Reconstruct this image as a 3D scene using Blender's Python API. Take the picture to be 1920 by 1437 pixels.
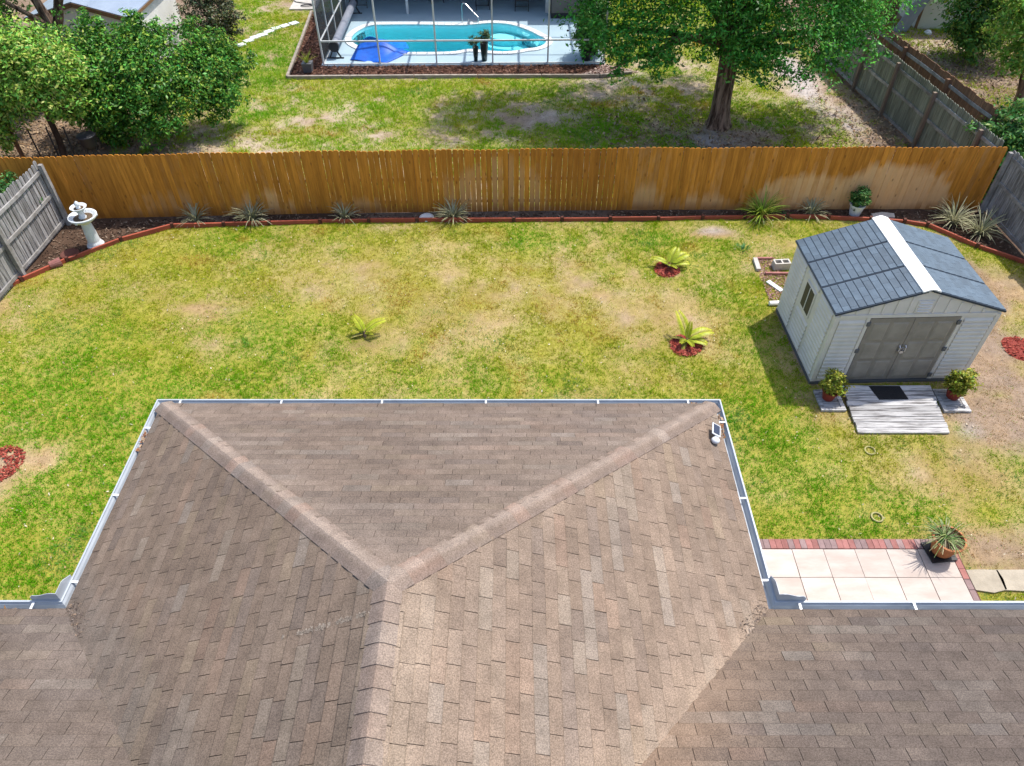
import bpy, math, random
import numpy as np
from mathutils import Vector, Matrix
from mathutils.geometry import tessellate_polygon

random.seed(7)
rng = np.random.default_rng(11)
sc = bpy.context.scene
COL = sc.collection
for o in list(bpy.data.objects):
    bpy.data.objects.remove(o)

# ------------------------------------------------------------------ camera
PITCH, YAW, ROLL, CAM_H, FPX = math.radians(44.843), math.radians(-0.191), math.radians(-0.128), 10.853, 1373.65
cam_d = bpy.data.cameras.new('drone_camera')
cam_d.sensor_width = 36.0
cam_d.lens = FPX / 1920 * 36
cam_d.clip_start, cam_d.clip_end = 0.1, 2000
cam = bpy.data.objects.new('drone_camera', cam_d)
COL.objects.link(cam)
_f = Vector((math.sin(YAW) * math.cos(PITCH), math.cos(YAW) * math.cos(PITCH), -math.sin(PITCH)))
_r = Vector((math.cos(YAW), -math.sin(YAW), 0))
_u = _r.cross(_f)
_r2 = _r * math.cos(ROLL) + _u * math.sin(ROLL)
_u2 = -_r * math.sin(ROLL) + _u * math.cos(ROLL)
cam.matrix_world = Matrix(((_r2.x, _u2.x, -_f.x, 0), (_r2.y, _u2.y, -_f.y, 0), (_r2.z, _u2.z, -_f.z, CAM_H), (0, 0, 0, 1)))
sc.camera = cam

# ------------------------------------------------------------------ daylight
SUN = Vector((0.77, 0.60, 1.93)).normalized()
world = bpy.data.worlds.new('World')
sc.world = world
world.use_nodes = True
wn = world.node_tree
sky = wn.nodes.new('ShaderNodeTexSky')
sky.sky_type = 'NISHITA'
sky.sun_disc = False
sky.sun_elevation = math.asin(SUN.z)
sky.sun_rotation = math.atan2(SUN.x, SUN.y)
sky.air_density, sky.dust_density, sky.ozone_density = 1.0, 2.0, 1.0
bg = wn.nodes['Background']
bg.inputs['Strength'].default_value = 0.15
wn.links.new(sky.outputs['Color'], bg.inputs['Color'])
sl = bpy.data.lights.new('sun', 'SUN')
sl.energy, sl.angle, sl.color = 3.05, math.radians(0.9), (1.0, 0.95, 0.87)
so = bpy.data.objects.new('sun', sl)
COL.objects.link(so)
so.location = SUN * 60
so.rotation_euler = SUN.to_track_quat('Z', 'Y').to_euler()
sc.view_settings.view_transform = 'Standard'
sc.view_settings.look = 'None'
sc.view_settings.exposure = 0.80
sc.view_settings.gamma = 1.0
sc.view_settings.use_curve_mapping = False


# ------------------------------------------------------------------ helpers
def tag(o, label=None, cat=None, group=None, kind=None):
    if label: o['label'] = label
    if cat: o['category'] = cat
    if group: o['group'] = group
    if kind: o['kind'] = kind
    return o


def thing(name, label, cat, loc=(0, 0, 0), rz=0.0, group=None, kind=None):
    o = bpy.data.objects.new(name, None)
    o.empty_display_size = 0.2
    COL.objects.link(o)
    o.location = loc
    o.rotation_euler = (0, 0, rz)
    return tag(o, label, cat, group, kind)


def link(name, me, parent=None, loc=None, rz=None):
    o = bpy.data.objects.new(name, me)
    COL.objects.link(o)
    if parent: o.parent = parent
    if loc is not None: o.location = loc
    if rz is not None: o.rotation_euler = (0, 0, rz)
    return o


def tree_copy(o, loc=None, rz=None, parent=None, label=None):
    c = o.copy()
    COL.objects.link(c)
    if parent is not None: c.parent = parent
    if loc is not None: c.location = loc
    if rz is not None: c.rotation_euler = (0, 0, rz)
    if label: c['label'] = label
    for ch in list(o.children):
        tree_copy(ch, parent=c)
    return c


class MB:
    """collects faces for one mesh"""
    def __init__(s):
        s.v, s.f, s.c = [], [], []

    def add(s, vs, fs, col=None):
        b = len(s.v)
        s.v += [tuple(p) for p in vs]
        s.f += [tuple(b + i for i in f) for f in fs]
        if col is not None:
            s.c += list(col) if isinstance(col[0], (tuple, list)) else [tuple(col)] * len(vs)
        return s

    def box(s, c, d, rz=0.0, col=None, tilt=None):
        x, y, z = d[0] / 2, d[1] / 2, d[2] / 2
        vs = [Vector((a, b, e)) for e in (-z, z) for a, b in ((-x, -y), (x, -y), (x, y), (-x, y))]
        m = Matrix.Rotation(rz, 3, 'Z')
        if tilt: m = m @ Matrix.Rotation(tilt[0], 3, tilt[1])
        vs = [m @ p + Vector(c) for p in vs]
        return s.add(vs, [(3, 2, 1, 0), (4, 5, 6, 7), (0, 1, 5, 4), (1, 2, 6, 5), (2, 3, 7, 6), (3, 0, 4, 7)], col)

    def bar(s, p, q, w, h, up=(0, 0, 1), col=None):
        p, q = Vector(p), Vector(q)
        t = (q - p).normalized()
        a = t.cross(Vector(up))
        if a.length < 1e-5: a = t.cross(Vector((1, 0, 0)))
        a.normalize()
        b = a.cross(t)
        vs = [e + a * i * w / 2 + b * j * h / 2 for e in (p, q) for i, j in ((-1, -1), (1, -1), (1, 1), (-1, 1))]
        return s.add(vs, [(3, 2, 1, 0), (4, 5, 6, 7), (0, 1, 5, 4), (1, 2, 6, 5), (2, 3, 7, 6), (3, 0, 4, 7)], col)

    def prism(s, poly, z0, z1, col=None):
        n = len(poly)
        vs = [(p[0], p[1], z0) for p in poly] + [(p[0], p[1], z1) for p in poly]
        fs = [tuple(range(n - 1, -1, -1)), tuple(range(n, 2 * n))] + [(i, (i + 1) % n, n + (i + 1) % n, n + i) for i in range(n)]
        return s.add(vs, fs, col)

    def tube(s, pts, rad, n=8, jit=0.0, cap=True, col=None):
        pts = [Vector(p) for p in pts]
        rad = rad if isinstance(rad, (list, tuple)) else [rad] * len(pts)
        vs, fs = [], []
        a = None
        for i, p in enumerate(pts):
            t = (pts[min(i + 1, len(pts) - 1)] - pts[max(i - 1, 0)]).normalized()
            if a is None:
                a = t.orthogonal().normalized()
            a = (a - t * a.dot(t)).normalized()
            b = t.cross(a)
            for k in range(n):
                w = 2 * math.pi * k / n
                r = rad[i] * (1 + random.uniform(-jit, jit))
                vs.append(p + a * math.cos(w) * r + b * math.sin(w) * r)
        for i in range(len(pts) - 1):
            for k in range(n):
                k2 = (k + 1) % n
                fs.append((i * n + k, i * n + k2, (i + 1) * n + k2, (i + 1) * n + k))
        if cap:
            fs.append(tuple(range(n - 1, -1, -1)))
            fs.append(tuple((len(pts) - 1) * n + k for k in range(n)))
        return s.add(vs, fs, col)

    def lathe(s, prof, c=(0, 0, 0), n=24, col=None):
        vs, fs = [], []
        for r, z in prof:
            for k in range(n):
                w = 2 * math.pi * k / n
                vs.append((c[0] + r * math.cos(w), c[1] + r * math.sin(w), c[2] + z))
        for i in range(len(prof) - 1):
            for k in range(n):
                k2 = (k + 1) % n
                fs.append((i * n + k, i * n + k2, (i + 1) * n + k2, (i + 1) * n + k))
        return s.add(vs, fs, col)

    def mesh(s, name, m, smooth=False):
        me = bpy.data.meshes.new(name)
        me.from_pydata(s.v, [], s.f)
        if s.c and len(s.c) == len(s.v):
            at = me.color_attributes.new('Col', 'FLOAT_COLOR', 'POINT')
            at.data.foreach_set('color', np.array([(c[0], c[1], c[2], 1.0) for c in s.c], dtype=np.float32).ravel())
        if m: me.materials.append(m)
        if smooth:
            me.polygons.foreach_set('use_smooth', np.ones(len(me.polygons), dtype=bool))
        me.update()
        return me

    def build(s, name, m, parent=None, loc=None, rz=None, smooth=False, bevel=0):
        o = link(name, s.mesh(name, m, smooth), parent, loc, rz)
        if bevel:
            b = o.modifiers.new('edge', 'BEVEL')
            b.width, b.segments, b.limit_method = bevel, 2, 'ANGLE'
        return o


def tri_mesh(name, V, F, C, m, parent=None):
    """big numpy mesh; V (n,3), F (k, 3 or 4), C (n,3)"""
    me = bpy.data.meshes.new(name)
    k, w = F.shape
    me.vertices.add(len(V)); me.vertices.foreach_set('co', V.astype(np.float32).ravel())
    me.loops.add(k * w); me.loops.foreach_set('vertex_index', F.astype(np.int32).ravel())
    me.polygons.add(k); me.polygons.foreach_set('loop_start', (np.arange(k) * w).astype(np.int32))
    me.update(calc_edges=True)
    if C is not None:
        at = me.color_attributes.new('Col', 'FLOAT_COLOR', 'POINT')
        at.data.foreach_set('color', np.concatenate([C, np.ones((len(C), 1))], 1).astype(np.float32).ravel())
    me.materials.append(m)
    return link(name, me, parent)


# numpy value noise ---------------------------------------------------------
def _hash(i, j, seed):
    h = (i.astype(np.int64) * 374761393 + j.astype(np.int64) * 668265263 + seed * 974711) & 0xFFFFFFFF
    h = ((h ^ (h >> 13)) * 1274126177) & 0xFFFFFFFF
    return ((h ^ (h >> 16)) & 0xFFFF) / 65535.0


def vnoise(x, y, seed=0):
    i, j = np.floor(x), np.floor(y)
    u, v = x - i, y - j
    u, v = u * u * (3 - 2 * u), v * v * (3 - 2 * v)
    a, b, c, d = _hash(i, j, seed), _hash(i + 1, j, seed), _hash(i, j + 1, seed), _hash(i + 1, j + 1, seed)
    return (a * (1 - u) + b * u) * (1 - v) + (c * (1 - u) + d * u) * v


def fbm(x, y, s, seed=0, oct=4):
    x, y = np.asarray(x, float), np.asarray(y, float)
    t, amp, tot = 0, 1.0, 0
    for k in range(oct):
        t = t + amp * vnoise(x / s + 13.7 * k, y / s - 7.1 * k, seed + k * 17)
        tot += amp; amp *= 0.55; s *= 0.5
    return (t / tot - 0.5) * 2


def gauss(x, y, L):
    t = 0
    for (cx, cy, rx, ry, w) in L:
        t = t + w * np.exp(-(((x - cx) / rx) ** 2 + ((y - cy) / ry) ** 2))
    return t


def inpoly(x, y, poly):
    r = np.zeros(np.shape(x), bool)
    n = len(poly)
    for i in range(n):
        (x1, y1), (x2, y2) = poly[i], poly[(i + 1) % n]
        with np.errstate(divide='ignore', invalid='ignore'):
            c = ((y1 > y) != (y2 > y)) & (x < (x2 - x1) * (y - y1) / (y2 - y1 + 1e-12) + x1)
        r ^= c
    return r


# ------------------------------------------------------------------ materials
def M(name, c1, c2=None, scale=6.0, rough=0.75, bump=0.0, bscale=60.0, attr=False, rnd=0.0, spec=0.3, metal=0.0,
      space='Object', stretch=(1, 1, 1), grit=0.0, gscale=300.0, contrast=(0.35, 0.65)):
    m = bpy.data.materials.new(name)
    m.use_nodes = True
    nt = m.node_tree
    N, L = nt.nodes, nt.links
    p = N['Principled BSDF']
    p.inputs['Roughness'].default_value = rough
    p.inputs['Specular IOR Level'].default_value = spec
    p.inputs['Metallic'].default_value = metal
    if space == 'World':
        src = N.new('ShaderNodeNewGeometry').outputs['Position']
    else:
        src = N.new('ShaderNodeTexCoord').outputs['Object']
    mp = N.new('ShaderNodeMapping')
    mp.inputs['Scale'].default_value = stretch
    L.new(src, mp.inputs['Vector'])
    vec = mp.outputs['Vector']
    oi = N.new('ShaderNodeObjectInfo')
    if rnd and space == 'Object':
        ad = N.new('ShaderNodeVectorMath'); ad.operation = 'ADD'
        sc_ = N.new('ShaderNodeMath'); sc_.operation = 'MULTIPLY'; sc_.inputs[1].default_value = 37.0
        L.new(oi.outputs['Random'], sc_.inputs[0])
        L.new(vec, ad.inputs[0]); L.new(sc_.outputs[0], ad.inputs[1])
        vec = ad.outputs[0]
    if attr:
        a = N.new('ShaderNodeAttribute'); a.attribute_name = 'Col'
        colr = a.outputs['Color']
        if c2 is None and scale:
            n1 = N.new('ShaderNodeTexNoise'); n1.inputs['Scale'].default_value = scale; n1.inputs['Detail'].default_value = 5
            L.new(vec, n1.inputs['Vector'])
            mr = N.new('ShaderNodeMapRange'); mr.inputs[1].default_value = .25; mr.inputs[2].default_value = .75
            mr.inputs[3].default_value = 0.82; mr.inputs[4].default_value = 1.18
            L.new(n1.outputs['Fac'], mr.inputs[0])
            mu = N.new('ShaderNodeVectorMath'); mu.operation = 'SCALE'
            L.new(colr, mu.inputs[0]); L.new(mr.outputs[0], mu.inputs['Scale'])
            colr = mu.outputs[0]
    else:
        rgb = N.new('ShaderNodeRGB'); rgb.outputs[0].default_value = (*c1, 1)
        colr = rgb.outputs[0]
        if c2:
            n1 = N.new('ShaderNodeTexNoise'); n1.inputs['Scale'].default_value = scale; n1.inputs['Detail'].default_value = 6
            n1.inputs['Roughness'].default_value = .6
            L.new(vec, n1.inputs['Vector'])
            cr = N.new('ShaderNodeValToRGB')
            cr.color_ramp.elements[0].position, cr.color_ramp.elements[1].position = contrast
            cr.color_ramp.elements[0].color, cr.color_ramp.elements[1].color = (*c1, 1), (*c2, 1)
            L.new(n1.outputs['Fac'], cr.inputs['Fac'])
            colr = cr.outputs['Color']
    if rnd:
        hs = N.new('ShaderNodeVectorMath'); hs.operation = 'SCALE'
        mr = N.new('ShaderNodeMapRange'); mr.inputs[3].default_value = 1 - rnd; mr.inputs[4].default_value = 1 + rnd
        L.new(oi.outputs['Random'], mr.inputs[0])
        L.new(colr, hs.inputs[0]); L.new(mr.outputs[0], hs.inputs['Scale'])
        colr = hs.outputs[0]
    if grit:
        n2 = N.new('ShaderNodeTexNoise'); n2.inputs['Scale'].default_value = gscale; n2.inputs['Detail'].default_value = 2
        L.new(src, n2.inputs['Vector'])
        mr = N.new('ShaderNodeMapRange'); mr.inputs[1].default_value = .3; mr.inputs[2].default_value = .7
        mr.inputs[3].default_value = 1 - grit; mr.inputs[4].default_value = 1 + grit
        L.new(n2.outputs['Fac'], mr.inputs[0])
        mu = N.new('ShaderNodeVectorMath'); mu.operation = 'SCALE'
        L.new(colr, mu.inputs[0]); L.new(mr.outputs[0], mu.inputs['Scale'])
        colr = mu.outputs[0]
    L.new(colr, p.inputs['Base Color'])
    if bump:
        n3 = N.new('ShaderNodeTexNoise'); n3.inputs['Scale'].default_value = bscale; n3.inputs['Detail'].default_value = 4
        L.new(vec, n3.inputs['Vector'])
        bn = N.new('ShaderNodeBump'); bn.inputs['Strength'].default_value = bump; bn.inputs['Distance'].default_value = .02
        L.new(n3.outputs['Fac'], bn.inputs['Height']); L.new(bn.outputs[0], p.inputs['Normal'])
    return m


def leaf_mat(name, trans=0.35, gloss=0.06, rough=.45):
    m = bpy.data.materials.new(name)
    m.use_nodes = True
    nt = m.node_tree; N, L = nt.nodes, nt.links
    N.remove(N['Principled BSDF'])
    a = N.new('ShaderNodeAttribute'); a.attribute_name = 'Col'
    d = N.new('ShaderNodeBsdfDiffuse'); t = N.new('ShaderNodeBsdfTranslucent'); g = N.new('ShaderNodeBsdfGlossy')
    g.inputs['Roughness'].default_value = rough
    L.new(a.outputs['Color'], d.inputs['Color']); L.new(a.outputs['Color'], t.inputs['Color'])
    m1 = N.new('ShaderNodeMixShader'); m1.inputs[0].default_value = trans
    L.new(d.outputs[0], m1.inputs[1]); L.new(t.outputs[0], m1.inputs[2])
    m2 = N.new('ShaderNodeMixShader'); m2.inputs[0].default_value = gloss
    L.new(m1.outputs[0], m2.inputs[1]); L.new(g.outputs[0], m2.inputs[2])
    L.new(m2.outputs[0], N['Material Output'].inputs['Surface'])
    return m


MAT = {}
MAT['ground'] = M('ground_soil', None, attr=True, scale=9, rough=.95, bump=.6, bscale=35, space='World', grit=.28, gscale=90, spec=.1)
MAT['grass'] = leaf_mat('grass_blades', .42, .008)
MAT['leaf'] = leaf_mat('tree_leaves', .24, .022)
MAT['chip'] = M('bark_chips', None, attr=True, scale=0, rough=.9, spec=.1)
MAT['bark'] = M('bark', (.055, .034, .024), (.29, .205, .145), 9, .95, 1.0, 18, stretch=(1, 1, .18), spec=.1, contrast=(.40, .62))
MAT['bark_dark'] = M('dark_bark', (.045, .03, .022), (.11, .08, .06), 7, .95, 1.0, 14, stretch=(1, 1, .25), spec=.1)
MAT['shingle'] = M('asphalt_shingle', None, attr=True, scale=5, rough=.92, bump=.5, bscale=160, space='World', grit=.33, gscale=75, spec=.12)
MAT['roof_deck'] = M('roof_felt', (.035, .03, .028), rough=.95)
MAT['white_metal'] = M('white_aluminium', (.72, .74, .76), (.6, .62, .64), 3, .35, spec=.5)
MAT['gutter'] = M('gutter_aluminium', (.43, .47, .51), (.35, .38, .42), 2.5, .36, spec=.5, stretch=(1, 1, 4))
MAT['stucco'] = M('stucco', (.55, .5, .42), (.5, .45, .38), 3, .9, .3, 80)
MAT['white_wall'] = M('painted_siding', (.74, .73, .7), (.66, .65, .62), 2, .7)
MAT['paver'] = M('travertine', (.53, .46, .415), (.45, .375, .33), 2.2, .8, .1, 30, rnd=.08, stretch=(1, 3, 1))
MAT['brick_red'] = M('red_brick', (.34, .15, .135), (.27, .115, .10), 9, .9, .3, 60, rnd=.16)
MAT['brick_grey'] = M('grey_brick', (.29, .20, .195), (.22, .15, .145), 9, .9, .3, 60, rnd=.16)
MAT['terracotta'] = M('terracotta', (.42, .17, .07), (.33, .13, .055), 6, .8, .15, 40)
MAT['red_pot'] = M('red_pot', (.28, .045, .03), (.22, .035, .025), 6, .6)
MAT['black_plastic'] = M('black_plastic', (.02, .02, .022), rough=.5)
MAT['rubber'] = M('rubber_mat', (.012, .012, .014), (.02, .02, .022), 40, .8, .5, 120)
MAT['edging'] = M('red_edging', (.36, .085, .045), (.29, .065, .04), 5, .65, .1, 40, rnd=.12)
MAT['stake'] = M('edging_stake', (.10, .035, .025), rough=.7)
MAT['concrete'] = M('concrete', (.52, .49, .44), (.42, .39, .35), 7, .9, .3, 90)
MAT['statue'] = M('white_cast_stone', (.66, .69, .70), (.52, .55, .56), 6, .75, .25, 50)
MAT['basin_dirt'] = M('basin_litter', (.06, .045, .03), (.14, .09, .05), 20, .9, .6, 60)
MAT['pvc'] = M('white_pvc', (.8, .8, .78), rough=.4)
MAT['ring'] = M('sprinkler_ring', (.40, .36, .16), (.30, .27, .12), 12, .7)
MAT['stone'] = M('stepping_stone', (.40, .35, .275), (.31, .27, .21), 5, .9, .3, 40, rnd=.1)
MAT['shed_wall'] = M('shed_resin_wall', (.74, .69, .635), (.63, .59, .545), 2.2, .5, .08, 60)
MAT['shed_door'] = M('shed_resin_door', (.285, .25, .212), (.225, .198, .168), 4, .5, .15, 25)
MAT['shed_panel'] = M('shed_door_panel', (.335, .298, .255), (.25, .222, .19), 3, .5, .1, 25)
MAT['shed_roof'] = M('shed_resin_roof', (.075, .112, .150), (.056, .086, .118), 6, .55, .25, 30, rnd=.16, spec=.45)
MAT['shed_roof_base'] = M('shed_roof_base', (.028, .042, .062), rough=.6)
MAT['shed_cap'] = M('shed_ridge_cap', (.80, .79, .77), (.74, .73, .71), 2, .45)
MAT['shed_glass'] = M('tinted_window', (.075, .065, .055), rough=.45, spec=.15)
MAT['steel'] = M('steel', (.5, .5, .52), rough=.3, metal=.9)
MAT['dark_hinge'] = M('grey_hinge', (.12, .12, .125), rough=.55)
MAT['weathered_plank'] = M('weathered_white_plank', (.50, .49, .485), (.15, .14, .135), 4, .85, .5, 30, rnd=.22, stretch=(.55, 6, 2), contrast=(.44, .66))
MAT['grey_fence'] = M('weathered_grey_picket', (.38, .37, .365), (.14, .13, .122), 3.2, .9, .5, 30, rnd=.22, stretch=(6, 6, .6))
MAT['grey_rail'] = M('weathered_rail', (.36, .35, .34), (.19, .175, .16), 4, .9, .4, 30, rnd=.15)
MAT['green_fence'] = M('mossy_grey_picket', (.27, .29, .235), (.15, .155, .12), 3.2, .9, .5, 30, rnd=.28, stretch=(6, 6, .6))
MAT['brown_fence'] = M('old_brown_picket', (.27, .15, .085), (.17, .09, .055), 4, .9, .4, 30, rnd=.2, stretch=(6, 6, .6))
MAT['fence_post'] = M('fence_post', (.26, .20, .15), (.17, .13, .10), 4, .9, .4, 30, rnd=.15, stretch=(4, 4, .6))
MAT['deck'] = M('pool_deck_paint', (.37, .49, .56), (.34, .46, .53), 1.5, .7, .05, 60)
MAT['coping'] = M('pool_coping', (.74, .76, .76), (.66, .68, .69), 6, .6)
MAT['basin'] = M('pool_shell', (.36, .88, .95), (.33, .84, .92), 2, .6)
MAT['alu'] = M('enclosure_aluminium', (.66, .67, .66), (.58, .59, .58), 3, .4, spec=.5)
MAT['tarp'] = M('solar_cover', (.012, .13, .62), (.008, .09, .48), 5, .45, .25, 25)
MAT['tarp_wet'] = M('solar_cover_bubbles', (.02, .26, .75), (.012, .16, .62), 9, .3, .5, 40)
MAT['reel'] = M('reel_cover', (.26, .28, .33), (.20, .22, .27), 4, .5)
MAT['dark_metal'] = M('dark_metal', (.03, .03, .035), rough=.5)
MAT['glazed_pot'] = M('glazed_green_pot', (.008, .03, .028), rough=.2, spec=.6)
MAT['lanai'] = M('lanai_stucco', (.42, .46, .48), (.38, .42, .44), 3, .9, .2, 60)
MAT['taupe'] = M('taupe_wall', (.17, .155, .14), (.14, .125, .115), 2, .85, .15, 40)
MAT['timber'] = M('landscape_timber', (.36, .31, .26), (.22, .185, .15), 5, .9, .4, 40, rnd=.15, stretch=(1, 1, 3))
MAT['metal_roof'] = M('metal_shed_roof', (.26, .31, .38), (.20, .245, .31), 2.5, .35, .1, 10, spec=.5, stretch=(1, .3, 1))
MAT['trim_brown'] = M('brown_trim', (.23, .13, .06), (.15, .085, .045), 5, .8)
MAT['cream_wall'] = M('cream_stucco', (.60, .60, .50), (.55, .55, .46), 2, .9, .15, 60)
MAT['red_mulch'] = M('red_rubber_mulch', (.27, .048, .034), (.17, .032, .024), 25, .9, .6, 70)
MAT['white_flower'] = M('white_flower', (.8, .8, .78), rough=.6)
MAT['lead_solar'] = M('solar_cell', (.02, .025, .05), rough=.2, spec=.6)


def fence_material():
    """golden stain with sprinkler-bleached arcs, dark runs near the foot; all in fence coordinates (metres along x, height z)"""
    m = M('stained_fence', (.64, .258, .036), (.42, .158, .020), 2.6, .8, .35, 30, rnd=.15, space='Object', stretch=(5, 5, .5), spec=.2)
    nt = m.node_tree; N, L = nt.nodes, nt.links
    p = N['Principled BSDF']
    src = p.inputs['Base Color'].links[0].from_socket
    at = N.new('ShaderNodeAttribute'); at.attribute_name = 'Col'
    sep = N.new('ShaderNodeSeparateColor'); L.new(at.outputs['Color'], sep.inputs[0])
    nz = N.new('ShaderNodeTexNoise'); nz.inputs['Scale'].default_value = 5; nz.inputs['Detail'].default_value = 5
    g = N.new('ShaderNodeNewGeometry'); mp = N.new('ShaderNodeMapping'); mp.inputs['Scale'].default_value = (2, 2, .8)
    L.new(g.outputs['Position'], mp.inputs[0]); L.new(mp.outputs[0], nz.inputs['Vector'])

    def masked(inp, k):
        a = N.new('ShaderNodeMath'); a.operation = 'MULTIPLY_ADD'; a.inputs[1].default_value = .55; a.inputs[2].default_value = -.27
        L.new(nz.outputs['Fac'], a.inputs[0])
        rb = N.new('ShaderNodeMath'); rb.operation = 'MULTIPLY_ADD'; rb.inputs[1].default_value = .62; L.new(sep.outputs[2], rb.inputs[0]); L.new(a.outputs[0], rb.inputs[2])
        b = N.new('ShaderNodeMath'); b.operation = 'ADD'; L.new(sep.outputs[inp], b.inputs[0]); L.new(rb.outputs[0], b.inputs[1])
        c = N.new('ShaderNodeMapRange'); c.inputs[1].default_value = .25; c.inputs[2].default_value = .95; c.inputs[4].default_value = k
        L.new(b.outputs[0], c.inputs[0])
        return c.outputs[0]
    mx = N.new('ShaderNodeMixRGB'); mx.inputs[2].default_value = (.80, .50, .26, 1)
    L.new(masked(0, .72), mx.inputs[0]); L.new(src, mx.inputs[1])
    my = N.new('ShaderNodeMixRGB'); my.inputs[2].default_value = (.30, .105, .018, 1)
    L.new(masked(1, .7), my.inputs[0]); L.new(mx.outputs[0], my.inputs[1])
    # knots, a few per board
    vo = N.new('ShaderNodeTexVoronoi'); vo.inputs['Scale'].default_value = 1.0
    vm = N.new('ShaderNodeMapping'); vm.inputs['Scale'].default_value = (5.5, 1.0, 2.4)
    L.new(g.outputs['Position'], vm.inputs[0]); L.new(vm.outputs[0], vo.inputs['Vector'])
    kr = N.new('ShaderNodeMapRange'); kr.inputs[1].default_value = .05; kr.inputs[2].default_value = .16; kr.inputs[3].default_value = .62; kr.inputs[4].default_value = 0
    L.new(vo.outputs['Distance'], kr.inputs[0])
    mk = N.new('ShaderNodeMixRGB'); mk.inputs[2].default_value = (.13, .045, .012, 1)
    L.new(kr.outputs[0], mk.inputs[0]); L.new(my.outputs[0], mk.inputs[1])
    L.new(mk.outputs[0], p.inputs['Base Color'])
    return m


MAT['fence'] = fence_material()


def screen_material(name, dens, col=(.05, .055, .06)):
    m = bpy.data.materials.new(name); m.use_nodes = True
    N, L = m.node_tree.nodes, m.node_tree.links
    N.remove(N['Principled BSDF'])
    t = N.new('ShaderNodeBsdfTransparent'); d = N.new('ShaderNodeBsdfDiffuse'); d.inputs['Color'].default_value = (*col, 1)
    x = N.new('ShaderNodeMixShader'); x.inputs[0].default_value = dens
    L.new(t.outputs[0], x.inputs[1]); L.new(d.outputs[0], x.inputs[2]); L.new(x.outputs[0], N['Material Output'].inputs['Surface'])
    return m


MAT['screen'] = screen_material('insect_screen', .12)
MAT['screen_dense'] = screen_material('privacy_screen', .72, (.04, .05, .055))


def water_material():
    m = bpy.data.materials.new('pool_water'); m.use_nodes = True
    N, L = m.node_tree.nodes, m.node_tree.links
    N.remove(N['Principled BSDF'])
    t = N.new('ShaderNodeBsdfTransparent'); g = N.new('ShaderNodeBsdfGlossy'); g.inputs['Roughness'].default_value = .05
    fr = N.new('ShaderNodeFresnel'); fr.inputs['IOR'].default_value = 1.33
    nz = N.new('ShaderNodeTexNoise'); nz.inputs['Scale'].default_value = 5; nz.inputs['Detail'].default_value = 3
    tc = N.new('ShaderNodeTexCoord'); L.new(tc.outputs['Object'], nz.inputs['Vector'])
    b = N.new('ShaderNodeBump'); b.inputs['Strength'].default_value = .25; b.inputs['Distance'].default_value = .05
    L.new(nz.outputs['Fac'], b.inputs['Height']); L.new(b.outputs[0], fr.inputs['Normal']); L.new(b.outputs[0], g.inputs['Normal'])
    x = N.new('ShaderNodeMixShader'); L.new(fr.outputs[0], x.inputs[0]); L.new(t.outputs[0], x.inputs[1]); L.new(g.outputs[0], x.inputs[2])
    L.new(x.outputs[0], N['Material Output'].inputs['Surface'])
    v = N.new('ShaderNodeVolumeAbsorption'); v.inputs['Color'].default_value = (.06, .86, .92, 1); v.inputs['Density'].default_value = .31
    L.new(v.outputs[0], N['Material Output'].inputs['Volume'])
    return m


MAT['water'] = water_material()

# ================================================================== GROUND
EDGE = [(-12.35, 13.95), (-12.01, 14.43), (-11.25, 15.25), (-10.23, 16.15), (-9.11, 16.80), (-7.75, 16.86), (-6.55, 16.94), (-5.2, 17.01), (-3.9, 17.06),
        (-2.6, 17.07), (-1.3, 17.08), (0.0, 17.09), (1.3, 17.11), (2.6, 17.13), (3.9, 17.14), (5.1, 17.19), (6.25, 17.22), (7.4, 17.25), (8.5, 17.2),
        (9.6, 17.1), (10.47, 17.0), (11.03, 16.84), (11.91, 15.85), (12.9, 15.05)]
FENCE = [(-17.0, 17.02), (-12.1, 17.22), (-9.91, 17.32), (-5.08, 17.51), (-0.14, 17.61), (2.96, 17.67), (7.29, 17.70), (12.75, 17.70)]
LAWN = [(-12.15, 3.0)] + [(-12.3, 13.9)] + EDGE[1:-1] + [(12.95, 15.0), (13.0, 3.0)]
BED_POOL = [(-8.16, 26.48), (-8.61, 33.4), (-7.14, 33.4), (-7.14, 27.6), (3.3, 27.76), (4.25, 26.85), (3.3, 26.55)]
DECK = [(-7.14, 27.56), (3.4, 27.72), (3.4, 36.6), (-7.14, 36.6)]
NBR = [(-12.4, 17.6), (-12.6, 36.5), (11.2, 36.5), (11.6, 27.3), (12.55, 18.0)]
SHED_O, SHED_R, SW, SL_, SHE, SHR = (6.20, 10.90), 0.034, 3.22, 2.42, 1.90, 2.43
cs, sn = math.cos(SHED_R), math.sin(SHED_R)


def shed_pt(x, y):
    return (SHED_O[0] + cs * x - sn * y, SHED_O[1] + sn * x + cs * y)


SHED_POLY = [shed_pt(-.05, -.05), shed_pt(SW + .05, -.05), shed_pt(SW + .05, SL_ + .05), shed_pt(-.05, SL_ + .05)]
RAMP = [(6.78, 10.72), (8.62, 10.78), (8.54, 9.46), (6.74, 9.48)]
PATIO = [(3.9, 7.09), (7.56, 7.09), (7.56, 4.6), (3.9, 4.6)]
RINGS = [(3.83, 14.92, .31), (3.82, 12.12, .34), (-9.75, 8.72, .40), (11.15, 11.98, .38)]
STONES = [(7.78, 6.28, .27, .20), (8.36, 6.28, .36, .22)]

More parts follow.
